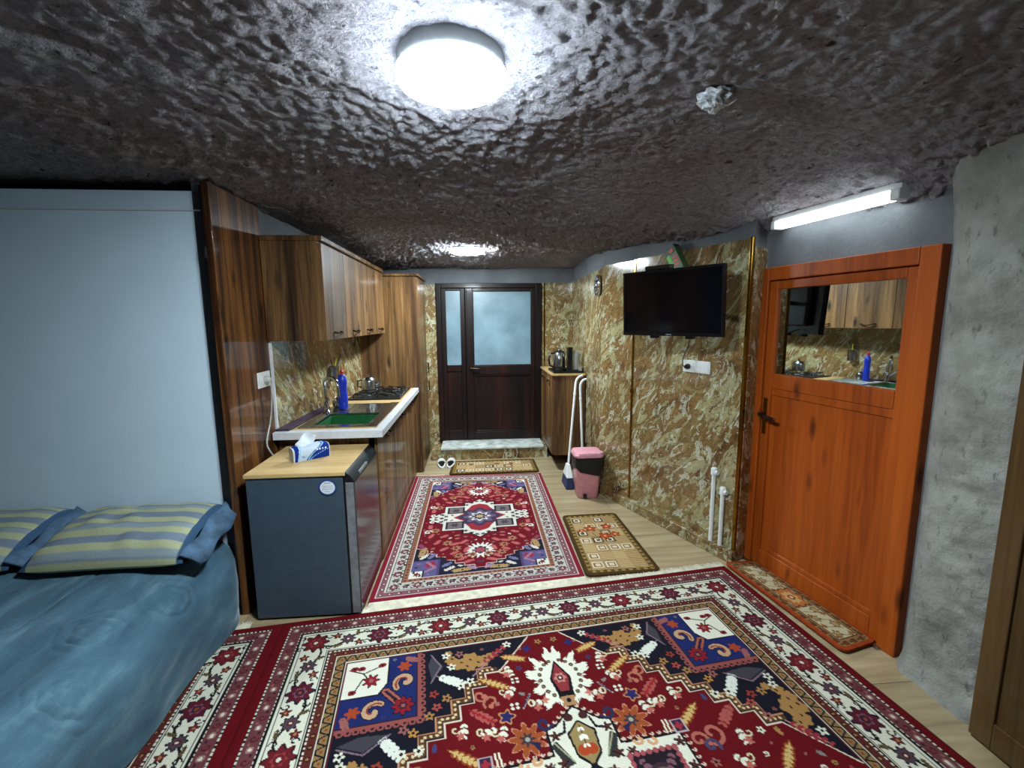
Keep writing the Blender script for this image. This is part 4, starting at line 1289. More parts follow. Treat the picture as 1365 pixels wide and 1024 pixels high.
    rr = np.hypot(dx, dy); th = np.arctan2(dy, dx)
    spike = 0.72 + 0.40 * np.abs(((th * 11 / pi) % 2) - 1) - 0.20 * (np.abs(((th * 5 / pi + 0.3) % 2) - 1) < 0.22) + 0.10 * (((th * 29 / pi) % 2) < 0.9)
    im[rr <= spike] = (214, 214, 198)
    for k in range(9):
        a_ = pi / 2 + 0.3 + k * 0.32
        w.disc(px + 0.085 * cos(a_), py + 0.10 * sin(a_), 0.010, (60, 62, 52)); w.disc(px + 0.085 * cos(a_), py + 0.10 * sin(a_), 0.004, TAN)
    w.poly([(px, py - 0.10), (px - 0.045, py), (px - 0.03, py + 0.10), (px + 0.03, py + 0.10), (px + 0.045, py)], INK)
    w.poly([(px, py - 0.08), (px - 0.035, py), (px - 0.018, py + 0.07), (px + 0.018, py + 0.07), (px + 0.035, py)], (126, 46, 50))
    w.flower(px, py, 0.028, 6, 0.3, (176, 120, 110)); w.disc(px, py, 0.014, MAR); w.disc(px, py, 0.006, CREAM)
    w.flower(px, py + 0.118, 0.034, 5, 0.3, (158, 120, 82)); w.disc(px, py + 0.115, 0.010, INK)
    # medallion
    med = [(cx, 0.775), (cx - 0.085, 0.845), (cx - 0.122, 0.855), (cx - 0.122, 0.955), (cx - 0.345, 0.962), (cx - 0.345, 1.20), (cx - 0.44, 1.20), (cx - 0.44, 1.36), (cx - 0.62, 1.75), (cx + 0.1, 1.76), (cx + 0.1, 0.775)]
    w.line(med[:-2], 0.020, INK); w.poly(med, (208, 208, 192))
    for (x1, y1), (x2, y2) in zip(med[:-3], med[1:-2]):
        l = math.hypot(x2 - x1, y2 - y1); n = max(1, int(l / 0.026))
        nx_, ny_ = -(y2 - y1) / l, (x2 - x1) / l
        for k in range(n):
            t = (k + 0.5) / n
            w.scroll(x1 + (x2 - x1) * t + nx_ * 0.018, y1 + (y2 - y1) * t + ny_ * 0.018, 0.008, 0, 0.7, (200, 178, 160), 0.005)
    w.scroll(cx - 0.125, 0.82, 0.03, 0.5, 1, (38, 40, 70), 0.012)
    # palmette inside the neck
    w.poly([(cx, 0.83), (cx - 0.055, 0.88), (cx - 0.045, 0.97), (cx, 1.02), (cx + 0.05, 0.95), (cx + 0.05, 0.86)], INK)
    w.poly([(cx, 0.84), (cx - 0.046, 0.885), (cx - 0.038, 0.965), (cx, 1.005), (cx + 0.05, 0.95), (cx + 0.05, 0.86)], (140, 122, 78))
    w.disc(cx - 0.014, 0.95, 0.022, (158, 62, 32)); w.sprig(cx, 0.90, 0.07, pi / 2, (220, 220, 204), MAR, 3, 0.012)
    w.poly([(cx, 1.0), (cx - 0.05, 1.05), (cx, 1.12), (cx + 0.05, 1.05)], NAVY); w.line([(cx - 0.05, 1.02), (cx, 1.07)], 0.006, CREAM)
    w.poly([(cx - 0.055, 0.99), (cx - 0.10, 0.90), (cx - 0.125, 0.915), (cx - 0.09, 1.0)], (44, 46, 44)); w.line([(cx - 0.06, 0.985), (cx - 0.11, 0.905)], 0.006, (150, 150, 120))
    w.line([(cx - 0.05, 0.83), (cx - 0.06, 0.87), (cx - 0.09, 0.88)], 0.010, INK); w.disc(cx - 0.03, 0.815, 0.018, (60, 30, 28))
    for x, y in ((cx - 0.10, 0.88), (cx - 0.10, 0.985), (cx - 0.15, 0.99), (cx - 0.06, 1.04), (cx - 0.115, 1.06), (cx - 0.06, 1.14), (cx - 0.33, 0.99), (cx - 0.33, 1.08), (cx - 0.32, 1.15)):
        w.flower(x, y, 0.022, 5, 0.55, (70, 36, 34), x * 9); w.line([(x - 0.02, y + 0.02), (x + 0.02, y - 0.01)], 0.004, INK)
    # inner dark squares
    w.rect(cx - 0.305, cx - 0.125, 0.998, 1.20, (128, 50, 56)); w.rect(cx - 0.295, cx - 0.135, 1.008, 1.20, (30, 20, 30))
    for k in range(8):
        w.disc(cx - 0.30 + k * 0.024, 1.003, 0.010, (150, 76, 80)); w.disc(cx - 0.30, 1.01 + k * 0.024, 0.010, (150, 76, 80)); w.disc(cx - 0.13, 1.01 + k * 0.024, 0.010, (150, 76, 80))
    w.disc(cx - 0.215, 1.09, 0.045, (54, 36, 48)); w.disc(cx - 0.215, 1.09, 0.028, OLIVE); w.sprig(cx - 0.26, 1.05, 0.05, 1.0, (110, 80, 90), MAR, 3); w.sprig(cx - 0.17, 1.05, 0.05, 2.0, (110, 80, 90), MAR, 3)
    w.flower(cx, 1.30, 0.20, 8, 0.3, NAVY); w.flower(cx, 1.30, 0.15, 8, 0.4, (132, 40, 44)); w.flower(cx, 1.30, 0.09, 8, 0.4, CREAM)
    rosette(w, cx, 1.70, 0.16)
    # red field ornaments
    ox, oy = cx - 0.20, 0.872
    w.flower(ox, oy, 0.074, 9, 0.42, (182, 120, 96), 0.2); w.flower(ox, oy, 0.067, 9, 0.42, (140, 70, 34), 0.2); w.flower(ox, oy, 0.03, 7, 0.5, (52, 46, 56)); w.disc(ox, oy, 0.009, (150, 150, 140)); w.poly([(ox + 0.01, oy + 0.01), (ox + 0.045, oy + 0.02), (ox + 0.03, oy + 0.05)], (30, 32, 66))
    for x, y, a_, l in ((cx - 0.17, 0.475, 0.35, 0.085), (cx - 0.275, 0.60, 0.55, 0.11), (cx - 0.42, 0.90, 0.65, 0.11), (cx - 0.66, 1.12, 0.8, 0.1)):
        w.sprig(x, y, l * 1.15, a_, (132, 62, 26), None, 6, 0.015); w.sprig(x, y, l, a_, (186, 160, 100), None, 6, 0.010)
    def tuft(x, y, k):
        w.sprig(x, y, 0.05, 1.3 + k, (210, 208, 190), (120, 116, 90), 3, 0.012); w.flower(x - 0.012, y + 0.018, 0.018, 5, 0.5, (170, 90, 80), k); w.scroll(x - 0.03, y - 0.01, 0.018, k, 0.8, (196, 186, 150), 0.006)
    for x, y, k in ((cx - 0.205, 0.545, 0), (cx - 0.22, 0.655, 1), (cx - 0.28, 0.83, 0.6), (cx - 0.115, 0.73, 2), (cx - 0.42, 0.79, 0.4), (cx - 0.33, 0.815, 1.6), (cx - 0.56, 1.02, 0.2), (cx - 0.5, 1.1, 1), (cx - 0.62, 1.25, 0.4)):
        tuft(x, y, k)
    w.sprig(cx - 0.345, 0.745, 0.10, 0.7, (154, 76, 70), (130, 50, 50), 5, 0.015); w.sprig(cx - 0.345, 0.745, 0.10, 0.7, (140, 26, 34), None, 5, 0.006)
    w.sprig(cx - 0.56, 0.93, 0.10, 0.7, (154, 76, 70), (130, 50, 50), 5, 0.015)
    w.flower(cx - 0.255, 0.765, 0.036, 5, 0.4, (182, 122, 76)); w.flower(cx - 0.255, 0.765, 0.028, 5, 0.4, (34, 34, 84))
    w.line([(cx - 0.185, 0.74), (cx - 0.145, 0.68)], 0.008, (170, 150, 140)); w.line([(cx - 0.183, 0.735), (cx - 0.147, 0.683)], 0.005, (26, 36, 84))
    for x, y in ((cx - 0.19, 0.60), (cx - 0.215, 0.725)):
        for ddx in (-0.010, 0.010):
            for ddy in (-0.009, 0.009): w.disc(x + ddx, y + ddy, 0.0065, CREAM)
    w.scroll(cx - 0.34, 0.645, 0.035, 0.5, 0.8, (160, 100, 78), 0.010); w.disc(cx - 0.325, 0.655, 0.012, (170, 100, 80))
    w.scroll(cx - 0.30, 0.685, 0.035, 2.5, 0.8, (160, 100, 78), 0.010); w.disc(cx - 0.305, 0.705, 0.011, (170, 100, 80))
    w.disc(cx - 0.28, 0.70, 0.01, PINK); w.flower(cx - 0.1, 0.43, 0.022, 4, 0.5, (34, 34, 90)); w.disc(cx - 0.13, 0.425, 0.007, PINK)
    w.flower(cx - 0.09, 0.72, 0.017, 4, 0.5, (180, 110, 96)); w.flower(cx - 0.13, 0.735, 0.01, 4, 0.5, PINK)
    w.rect(cx - 0.385, cx - 0.335, 0.905, 0.96, (170, 150, 150)); w.rect(cx - 0.38, cx - 0.34, 0.91, 0.955, (44, 34, 60)); w.flower(cx - 0.36, 0.932, 0.018, 4, 0.4, (140, 40, 50))
    for k in range(2): w.line([(cx - 0.325 + k * 0.014, 0.90), (cx - 0.318 + k * 0.014, 0.95)], 0.007, (214, 204, 180))
    w.scroll(cx - 0.24, 0.965, 0.02, 0, 0.7, (196, 150, 110), 0.012); w.scroll(cx - 0.19, 0.955, 0.02, 0, 0.7, (196, 150, 110), 0.012)
    w.scroll(cx - 0.46, 0.985, 0.05, 0.6, 1, (160, 92, 78), 0.014); w.scroll(cx - 0.40, 1.0, 0.035, 2.6, 1, (160, 92, 78), 0.012); w.scroll(cx - 0.43, 1.03, 0.03, 2.6, 1, (60, 60, 90), 0.012)

def carpet_quadrant():
    W, H = 1.2425, 1.75
    w = Weave(W, H, 0.0035, RED)
    paint_border(w, W, H)
    paint_field(w, W, H)
    scatter(w, 2600, 5, [NAVY], (0.36, 1.2, 0.36, 1.2)); scatter(w, 1600, 6, [RED], (0.36, 1.2425, 0.36, 1.7)); scatter(w, 700, 8, [(208, 208, 192)], (0.7, 1.24, 0.7, 1.7), 0.008, 0.014, [INK, MAR, (70, 60, 50)]); scatter(w, 500, 9, [BLUE], (0.36, 0.66, 0.36, 0.70), 0.008, 0.014)
    scatter(w, 2500, 10, [CREAM], (0.13, 1.24, 0.13, 1.75), 0.008, 0.013, [INK, (84, 70, 46), MAR, INK])
    return w
QUAD = carpet_quadrant()

def sample_quad(u, v, W=2.485, H=3.5):
    uu = np.minimum(u, W - u); vv = np.minimum(v, H - v)
    i = np.clip(np.round(uu / QUAD.c).astype(int), 0, QUAD.nx - 1)
    j = np.clip(np.round(vv / QUAD.c).astype(int), 0, QUAD.ny - 1)
    return QUAD.img[j[:, None], i[None, :]]

def fringe(name, p0, p1, out, length, z, parent, n, seed, step=1):
    """many thin yarn strands along p0-p1 pointing to `out` (unit 2d)"""
    r = random.Random(seed)
    m = MB()
    for k in range(n):
        t = (k + r.random()) / n
        bx, by = p0[0] + (p1[0] - p0[0]) * t, p0[1] + (p1[1] - p0[1]) * t
        dx, dy = unit(p0, p1)[0]
        w = 0.0028
        l = length * (0.75 + 0.35 * r.random())
        sh = (r.random() - 0.5) * 0.03
        ex, ey = bx + out[0] * l + dx * sh, by + out[1] * l + dy * sh
        mx, my = bx + out[0] * l * 0.5, by + out[1] * l * 0.5
        h = 0.004 + 0.006 * r.random()
        vs = [(bx - dx * w, by - dy * w, z), (bx + dx * w, by + dy * w, z), (mx + dx * w, my + dy * w, z * 0.5 + h), (mx - dx * w, my - dy * w, z * 0.5 + h), (ex + dx * w, ey + dy * w, 0.003), (ex - dx * w, ey - dy * w, 0.003)]
        m._add(vs, [(0, 1, 2, 3), (3, 2, 4, 5)])
    o = m.build(name, 'fringe', parent)
    o['kind'] = 'stuff'
    return o

ANG = radians(7.0)
Uv = (cos(ANG), sin(ANG)); Vv = (sin(ANG), -cos(ANG)); CO = (-0.985, 2.15)
def cpt(u, v): return (CO[0] + u * Uv[0] + v * Vv[0], CO[1] + u * Uv[1] + v * Vv[1])
def carpet(label, u_off, us, vs, group):
    U, V = np.meshgrid(us + u_off, vs)
    X = CO[0] + U * Uv[0] + V * Vv[0]; Y = CO[1] + U * Uv[1] + V * Vv[1]
    Z = 0.012 + 0.0015 * vnoise(X, Y, 4, 51)
    e = np.minimum(np.minimum(us, 2.485 - us)[None, :], np.minimum(vs, 3.5 - vs)[:, None])
    Z = Z - 0.004 * np.clip(1 - e / 0.01, 0, 1)
    c0 = cpt(u_off + 1.24, 1.75)
    t = thing('carpet', label, 'carpet', (c0[0], c0[1], 0.001), group)
    grid_mesh('pile', X, Y, Z, 'weave', t, sample_quad(us, vs), skirt=0.001)
    return t
us = np.arange(0, 2.4851, 0.0035)
vs_ = np.concatenate([np.arange(0, 1.25, 0.0035), np.arange(1.25, 3.4, 0.03), [3.44, 3.47, 3.49, 3.5]])
c1 = carpet('large red Persian carpet with white floral border below the round ceiling lamp', 0.0, us, vs_, None)
us2 = np.concatenate([[0, 0.01, 0.03, 0.06], np.arange(0.1, 1.9, 0.03), np.arange(1.9, 2.4851, 0.004)])
vs2 = np.concatenate([np.arange(0, 1.1, 0.004), np.arange(1.1, 3.4, 0.03), [3.44, 3.47, 3.49, 3.5]])
c2 = carpet('red Persian carpet running under the bed, only its border showing', -2.4855, us2, vs2, None)
fo = (-Vv[0], -Vv[1])
fringe('fringe', cpt(0.36, 0.0), cpt(2.485, 0.0), fo, 0.055, 0.008, c1, 620, 1)
fringe('fringe', cpt(-1.0, 0.0), cpt(-0.16, 0.0), fo, 0.06, 0.008, c2, 260, 2)

# ------------------------------------------------------------ small red rug in the kitchen
def paint_runner():
    W, H = 0.61, 0.98
    w = Weave(W, H, 0.004, RED)
    X, Y = np.meshgrid(w.x, w.y); e = np.minimum(X, Y); t = np.where(X < Y, Y, X); im = w.img
    def band(a, b, c): im[(e >= a) & (e < b)] = c
    R2 = (102, 10, 26); PU = (62, 46, 70); CR = (204, 200, 190)
    band(0, 0.028, (122, 22, 44)); band(0.028, 0.033, CR); band(0.033, 0.072, (124, 80, 88)); band(0.072, 0.077, CR); band(0.077, 0.081, INK)
    band(0.081, 0.150, (186, 182, 174)); band(0.150, 0.155, INK); band(0.155, 0.182, (146, 98, 76)); band(0.182, 0.188, CR)
    def along(d, st, fn, s0=None):
        s = s0 or d
        while s < W + .03: fn(s, d, 0); s += st
        s = (s0 or d) + st
        while s < H + .03: fn(d, s, 1); s += st
    along(0.052, 0.052, lambda x, y, o: (w.disc(x, y, 0.012, (86, 44, 56)), w.disc(x, y, 0.006, CR)))
    def r1(x, y, o):
        k = round((max(x, y) - 0.115) / 0.066)
        if k % 2 == 0: w.flower(x, y, 0.033, 8, 0.3, INK); w.flower(x, y, 0.028, 8, 0.3, (116, 60, 72)); w.disc(x, y, 0.010, CR)
        else: w.flower(x, y, 0.024, 6, 0.4, (48, 40, 56)); w.disc(x, y, 0.010, (128, 98, 90))
        a, b = ((0.033, 0.022) if not o else (0.022, 0.033))
        w.disc(x + a, y + b, 0.010, (40, 34, 40), 0.006, 0.7); w.disc(x + a, y - b, 0.010, (40, 34, 40), 0.006, -0.7)
        w.line([(x, y), (x + a, y + b)], 0.005, INK)
    along(0.115, 0.066, r1)
    along(0.168, 0.03, lambda x, y, o: (w.disc(x, y, 0.009, (92, 56, 50))))
    f0 = 0.188
    w.rect(f0, 1, f0, 1, R2)
    st = [(0.61, 0.235)]
    x, y = 0.575, 0.235
    while x > f0 + 0.03:
        st += [(x, y), (x, y + 0.036)]; x -= 0.062; y += 0.036 if x > 0.4 else 0.05
    st += [(f0, y + 0.03)]
    w.poly([(f0, f0), (0.7, f0), (0.7, 0.235)] + st, (26, 24, 44)); w.line(st, 0.006, (196, 160, 150))
    w.rect(f0, 0.36, f0, 0.38, (74, 60, 100)); w.rect(f0, 0.345, f0, 0.365, (88, 82, 126)); w.flower(0.30, 0.32, 0.04, 6, 0.4, (150, 30, 50)); w.line([(0.27, 0.24), (0.33, 0.28), (0.28, 0.35)], 0.018, (150, 110, 130))
    w.rect(f0, 0.265, f0, 0.262, INK); w.rect(f0, 0.26, f0, 0.257, (212, 212, 202)); w.flower(0.225, 0.222, 0.024, 5, 0.4, (110, 30, 44)); w.disc(0.245, 0.205, 0.008, INK); w.disc(0.205, 0.245, 0.008, INK)
    for x, y, a in ((0.50, 0.225, 0.1), (0.235, 0.48, 1.4)):
        for k in range(5): w.flower(x + (k - 2) * 0.02 * cos(a), y + (k - 2) * 0.02 * sin(a), 0.024, 6, 0.25, (164, 134, 88))
        w.disc(x, y, 0.006, INK); w.disc(x + 0.02, y + 0.01, 0.005, INK)
    for x, y, a, c in ((0.42, 0.25, 0.6, CR), (0.25, 0.42, 0.9, CR), (0.40, 0.30, 0.6, (110, 110, 150)), (0.30, 0.42, 1.0, (110, 110, 150)), (0.56, 0.24, -0.6, (150, 120, 150)), (0.22, 0.56, 2.2, (130, 60, 90))):
        w.sprig(x, y, 0.06, a, c, None, 4, 0.012)
    cx, cy = W, H
    # flame palmette
    w.flower(cx, cy - 0.53, 0.105, 18, 0.35, (216, 214, 204)); w.flower(cx, cy - 0.53, 0.055, 8, 0.3, (60, 50, 66)); w.flower(cx, cy - 0.53, 0.036, 6, 0.3, (150, 70, 80))
    # medallion
    md = [(cx, cy - 0.34), (cx - 0.07, cy - 0.27), (cx - 0.12, cy - 0.27), (cx - 0.12, cy - 0.21), (cx - 0.27, cy - 0.21), (cx - 0.27, cy - 0.10), (cx - 0.34, cy - 0.05), (cx - 0.385, cy), (cx + .1, cy + .1), (cx + .1, cy - .34)]
    w.line(md[:-2], 0.02, INK); w.poly(md, (204, 202, 192))
    w.rect(cx - 0.25, cx - 0.12, cy - 0.19, cy - 0.075, (34, 30, 42)); w.rect(cx - 0.24, cx - 0.13, cy - 0.18, cy - 0.085, (108, 100, 102)); w.flower(cx - 0.185, cy - 0.13, 0.035, 6, 0.4, (70, 56, 66))
    for q in ((cx - 0.06, cy - 0.27), (cx - 0.02, cy - 0.30), (cx - 0.10, cy - 0.235), (cx - 0.29, cy - 0.06), (cx - 0.33, cy - 0.02), (cx - 0.26, cy - 0.03), (cx - 0.29, cy - 0.0)):
        w.flower(*q, 0.020, 5, 0.5, (64, 44, 52), q[0] * 20)
    w.poly([(cx - 0.20, cy), (cx - 0.13, cy - 0.06), (cx - 0.06, cy - 0.22), (cx, cy - 0.25), (cx + .1, cy), (cx, cy + .1)], (140, 40, 52))
    w.flower(cx, cy, 0.165, 8, 0.22, (58, 48, 72)); w.flower(cx, cy, 0.125, 8, 0.3, (92, 84, 110)); w.flower(cx, cy, 0.085, 8, 0.4, CR); w.flower(cx, cy, 0.06, 8, 0.3, (58, 48, 72)); w.flower(cx, cy, 0.03, 8, 0.3, (170, 150, 110))
    # scattered red field ornaments
    r = np.random.default_rng(12)
    for x, y, a in ((0.50, 0.36, 0.7), (0.44, 0.44, 0.6), (0.52, 0.47, 1.2), (0.37, 0.50, 0.7), (0.44, 0.56, 0.3), (0.32, 0.60, 1.0), (0.36, 0.68, 0.5), (0.50, 0.58, 0.7), (0.27, 0.70, 1.1), (0.25, 0.84, 1.6), (0.54, 0.32, 0.4)):
        w.sprig(x, y, 0.055, a, (176, 92, 92), None, 4, 0.012)
    for x, y in ((0.45, 0.50), (0.39, 0.58), (0.56, 0.40), (0.29, 0.78), (0.47, 0.40)):
        w.flower(x, y, 0.036, 7, 0.4, (160, 110, 80), x * 7); w.disc(x, y, 0.012, (70, 40, 50))
    scatter(w, 1500, 15, [R2], (0.19, 0.61, 0.2, 0.98), 0.009, 0.016, [(178, 96, 92), CR, (150, 110, 100), (80, 60, 90)]); scatter(w, 900, 16, [(26, 24, 44)], (0.19, 0.61, 0.19, 0.7), 0.009, 0.016, [CR, (110, 110, 150), (150, 110, 80), (130, 50, 70)]); scatter(w, 400, 17, [(204, 202, 192)], (0.2, 0.61, 0.6, 0.98), 0.008, 0.014, [INK, (90, 60, 70), (120, 60, 66)]); scatter(w, 500, 18, [(186, 182, 174)], (0.08, 0.61, 0.08, 0.98), 0.007, 0.011, [(50, 44, 50), (120, 80, 84)]); scatter(w, 300, 19, [(88, 82, 126)], (0.19, 0.35, 0.19, 0.37), 0.009, 0.015, [(150, 110, 130), (150, 40, 56), (40, 36, 60)])
    for x, y in ((0.24, 0.76), (0.26, 0.92)):
        w.scroll(x, y, 0.03, 0.4, 0.9, (222, 214, 200), 0.012)
    return w
RQ = paint_runner()
rg = thing('kitchen_rug', 'small red Persian rug lying between the base cupboards and the bin', 'rug', (0.0, 3.3, 0.001))
nu, nv = 245, 395
su = np.linspace(0, 1, nu); sv_ = np.linspace(0, 1, nv)
SU, SV = np.meshgrid(su, sv_)
y_near = 2.283 + (2.425 - 2.283) * SU
y_far = 4.275 - 0.03 * SU
X = -0.606 + 1.216 * SU + 0.0 * SV
Y = y_far + (y_near - y_far) * SV
# the near end is pushed up against the carpet: its border is slightly narrower there
Z = 0.009 + 0.001 * vnoise(X, Y, 5, 61)
uu = np.minimum(su, 1 - su) * 1.22; vv = np.minimum(sv_, 1 - sv_) * 1.96
ii = np.clip(np.round(uu / RQ.c).astype(int), 0, RQ.nx - 1); jj = np.clip(np.round(vv / RQ.c).astype(int), 0, RQ.ny - 1)
grid_mesh('pile', X, Y, Z, 'weave', rg, RQ.img[jj[:, None], ii[None, :]], skirt=0.001)
fringe('fringe', (-0.598, 2.283), (0.61, 2.425), (0.12, -0.99), 0.075, 0.007, rg, 520, 3)
fringe('fringe', (-0.598, 4.275), (-0.33, 4.27), (0.0, 1.0), 0.02, 0.006, rg, 80, 4)

# ------------------------------------------------------------ mats
def round_rect_pts(x0, x1, y0, y1, r, n=6):
    pts = []
    for cx, cy, a in ((x1 - r, y1 - r, 0), (x0 + r, y1 - r, pi / 2), (x0 + r, y0 + r, pi), (x1 - r, y0 + r, 1.5 * pi)):
        for k in range(n + 1):
            t = a + (pi / 2) * k / n
            pts.append((cx + r * cos(t), cy + r * sin(t)))
    return pts
def mat_things(name, label, cat, corners, size, paint, rim_mat, cell, group=None, th=0.012, z0=0.001, rim=0.02):
    """corners: world NW, NE, SE, SW ; size (w,h); (0,0) of the painting at NW"""
    W, H = size
    nw, ne, se, sw = [np.array(c) for c in corners]
    w = paint(W, H, cell)
    cen = (nw + ne + se + sw) / 4
    t = thing(name, label, cat, (cen[0], cen[1], z0), group)
    def bil(s, u):
        return nw * (1 - s) * (1 - u) + ne * s * (1 - u) + se * s * u + sw * (1 - s) * u
    SU, SV = np.meshgrid(w.x / W, w.y / H)
    P = nw * ((1 - SU) * (1 - SV))[..., None] + ne * (SU * (1 - SV))[..., None] + se * (SU * SV)[..., None] + sw * ((1 - SU) * SV)[..., None]
    Zm = np.full(SU.shape, z0 + th)
    ins = rim * 0.6
    k0 = int(round(ins / w.c)); sl = np.s_[k0:-k0, k0:-k0]
    grid_mesh('pile', P[..., 0][sl], P[..., 1][sl], Zm[sl], 'weave', t, w.img[sl], skirt=z0)
    pts = round_rect_pts(0, W, 0, H, 0.035)
    inn = round_rect_pts(rim, W - rim, rim, H - rim, 0.025)
    m = MB(); n = len(pts)
    f = lambda p, z: (*bil(p[0] / W, p[1] / H), z)
    vs = [f(p, z0) for p in pts] + [f(p, z0 + th * 1.0) for p in pts] + [f(p, z0 + th + 0.0025) for p in inn] + [f(p, z0) for p in inn]
    fs = []
    for i in range(n):
        j = (i + 1) % n
        for a_, b_ in ((0, 1), (1, 2), (2, 3), (3, 0)):
            fs.append((a_ * n + i, a_ * n + j, b_ * n + j, b_ * n + i))
    m._add(vs, fs)
    m.build('binding', rim_mat, t, smooth=True)
    return t
def paint_squares(W, H, cell):
    w = Weave(W, H, cell, (160, 136, 94))
    X, Y = np.meshgrid(w.x, w.y)
    long_y = H >= W
    e = np.minimum(np.minimum(X, W - X), np.minimum(Y, H - Y))
    w.img[((X + Y) * 38 % 2) < 0.5] = (146, 118, 78)
    r = np.random.default_rng(3)
    nx_, ny_ = (4, 7) if long_y else (8, 3)
    bw, bh = (W - 0.11) / nx_, (H - 0.11) / ny_
    for i in range(nx_):
        for j in range(ny_):
            cx, cy = 0.055 + (i + 0.5) * bw, 0.055 + (j + 0.5) * bh
            k = r.random(); h = min(bw, bh) * 0.40
            w.rect(cx - bw * 0.48, cx + bw * 0.48, cy - bh * 0.48, cy + bh * 0.48, [(172, 148, 104), (152, 124, 82), (166, 140, 98), (140, 112, 74)][int(r.random() * 4)])
            if k < 0.28:
                w.rect(cx - h, cx + h, cy - h, cy + h, (58, 40, 26)); w.rect(cx - h * .7, cx + h * .7, cy - h * .7, cy + h * .7, (214, 206, 184)); w.rect(cx - h * .4, cx + h * .4, cy - h * .4, cy + h * .4, (70, 54, 36))
            elif k < 0.5:
                w.rect(cx - h, cx + h, cy - h, cy + h, (212, 200, 174)); w.rect(cx - h * .75, cx + h * .75, cy - h * .75, cy + h * .75, (122, 92, 56)); w.rect(cx - h * .45, cx + h * .45, cy - h * .45, cy + h * .45, (206, 190, 160))
            elif k < 0.68:
                w.rect(cx - h, cx + h, cy - h, cy + h, (104, 66, 40)); w.rect(cx - h * .7, cx + h * .7, cy - h * .7, cy + h * .7, (186, 168, 140))
            else:
                for q in range(4):
                    w.line([(cx - bw * .45, cy - bh * .45 + q * bh * .22), (cx + bw * .45, cy - bh * .2 + q * bh * .22)], 0.004, (196, 174, 128))
    if long_y:
        for x, y, s in ((0.17, 0.24, 1), (0.30, 0.22, .9), (0.25, 0.36, 1.05), (0.33, 0.34, .8), (0.10, 0.27, .6)):
            w.flower(x, y, 0.05 * s, 5, 0.35, (110, 46, 18), x * 9); w.flower(x, y, 0.042 * s, 5, 0.4, (164, 66, 26), x * 9 + .2); w.disc(x, y, 0.010, (206, 160, 110))
        w.line([(0.17, 0.30), (0.2, 0.42), (0.31, 0.44)], 0.005, (96, 60, 30))
    else:
        for x in (0.2, 0.47, 0.62):
            w.flower(x, 0.13, 0.035, 5, 0.4, (120, 76, 50), x * 9)
    w.img[e < 0.052] = (92, 72, 36)
    t = np.where((np.minimum(X, W - X) < np.minimum(Y, H - Y)), Y, X)
    w.img[(e > 0.028) & (e < 0.046) & ((t * 45 % 2) < 1)] = (150, 122, 66)
    w.img[(e > 0.033) & (e < 0.040) & ((t * 45 % 2) > 1.3)] = (44, 32, 18)
    return w
M['olivebind'] = plain('olive_brown_binding', (64, 48, 24), 0.9, spec=0.1)
M['rustbind'] = plain('rust_binding', (142, 58, 26), 0.9, spec=0.1)
mat_things('floor_mat', 'beige doormat with small squares at the foot of the entrance step', 'mat', ((-0.27, 4.70), (0.60, 4.70), (0.605, 4.285), (-0.29, 4.285)), (0.88, 0.415), paint_squares, 'olivebind', 0.005)
mat_things('floor_mat', 'beige mat with squares and rust flowers beside the kitchen rug', 'mat', ((0.632, 3.245), (1.052, 3.255), (1.079, 2.43), (0.618, 2.42)), (0.45, 0.83), paint_squares, 'olivebind', 0.004)
def paint_orient(W, H, cell):
    w = Weave(W, H, cell, (150, 70, 34))
    X, Y = np.meshgrid(w.x, w.y); e = np.minimum(np.minimum(X, W - X), np.minimum(Y, H - Y))
    w.img[e > 0.018] = (142, 106, 62)
    t = np.where((np.minimum(X, W - X) < np.minimum(Y, H - Y)), Y, X)
    w.img[(e > 0.024) & (e < 0.048) & ((t * 36 % 2) < 0.9)] = (92, 54, 30)
    w.img[(e > 0.030) & (e < 0.042) & ((t * 36 % 2) > 1.2)] = (70, 70, 50)
    w.img[e > 0.055] = (84, 60, 38)
    w.img[e > 0.060] = (188, 180, 146)
    for k in range(9):
        y = 0.075 + k * (H - 0.15) / 8
        for x in (0.075, W - 0.075): w.flower(x, y, 0.018, 4, 0.5, (138, 96, 60)); 
    cx, cy = W / 2, H / 2
    for k in range(11):
        y = 0.09 + k * (H - 0.18) / 10
        w.flower(cx + (0.03 if k % 2 else -0.03), y, 0.028, 6, 0.4, (96, 84, 62), k); w.flower(cx + (0.03 if k % 2 else -0.03), y, 0.019, 6, 0.4, (168, 140, 94), k)
        w.line([(cx - 0.05, y), (cx + 0.05, y + 0.03)], 0.004, (110, 70, 44))
    w.flower(cx, cy, 0.075, 8, 0.25, (92, 50, 26), 0, 1.4); w.flower(cx, cy, 0.066, 8, 0.25, (176, 108, 56), 0, 1.4); w.flower(cx, cy, 0.042, 8, 0.3, (196, 160, 104), 0, 1.4); w.disc(cx, cy, 0.02, (130, 60, 34)); w.disc(cx, cy, 0.009, (206, 196, 160))
    return w
mat_things('door_mat', 'narrow oriental doormat with rust border at the mirror door', 'mat', ((1.487, 2.468), (1.692, 2.468), (1.818, 1.752), (1.612, 1.70)), (0.24, 0.74), paint_orient, 'rustbind', 0.0035, z0=0.014, th=0.010, rim=0.018)

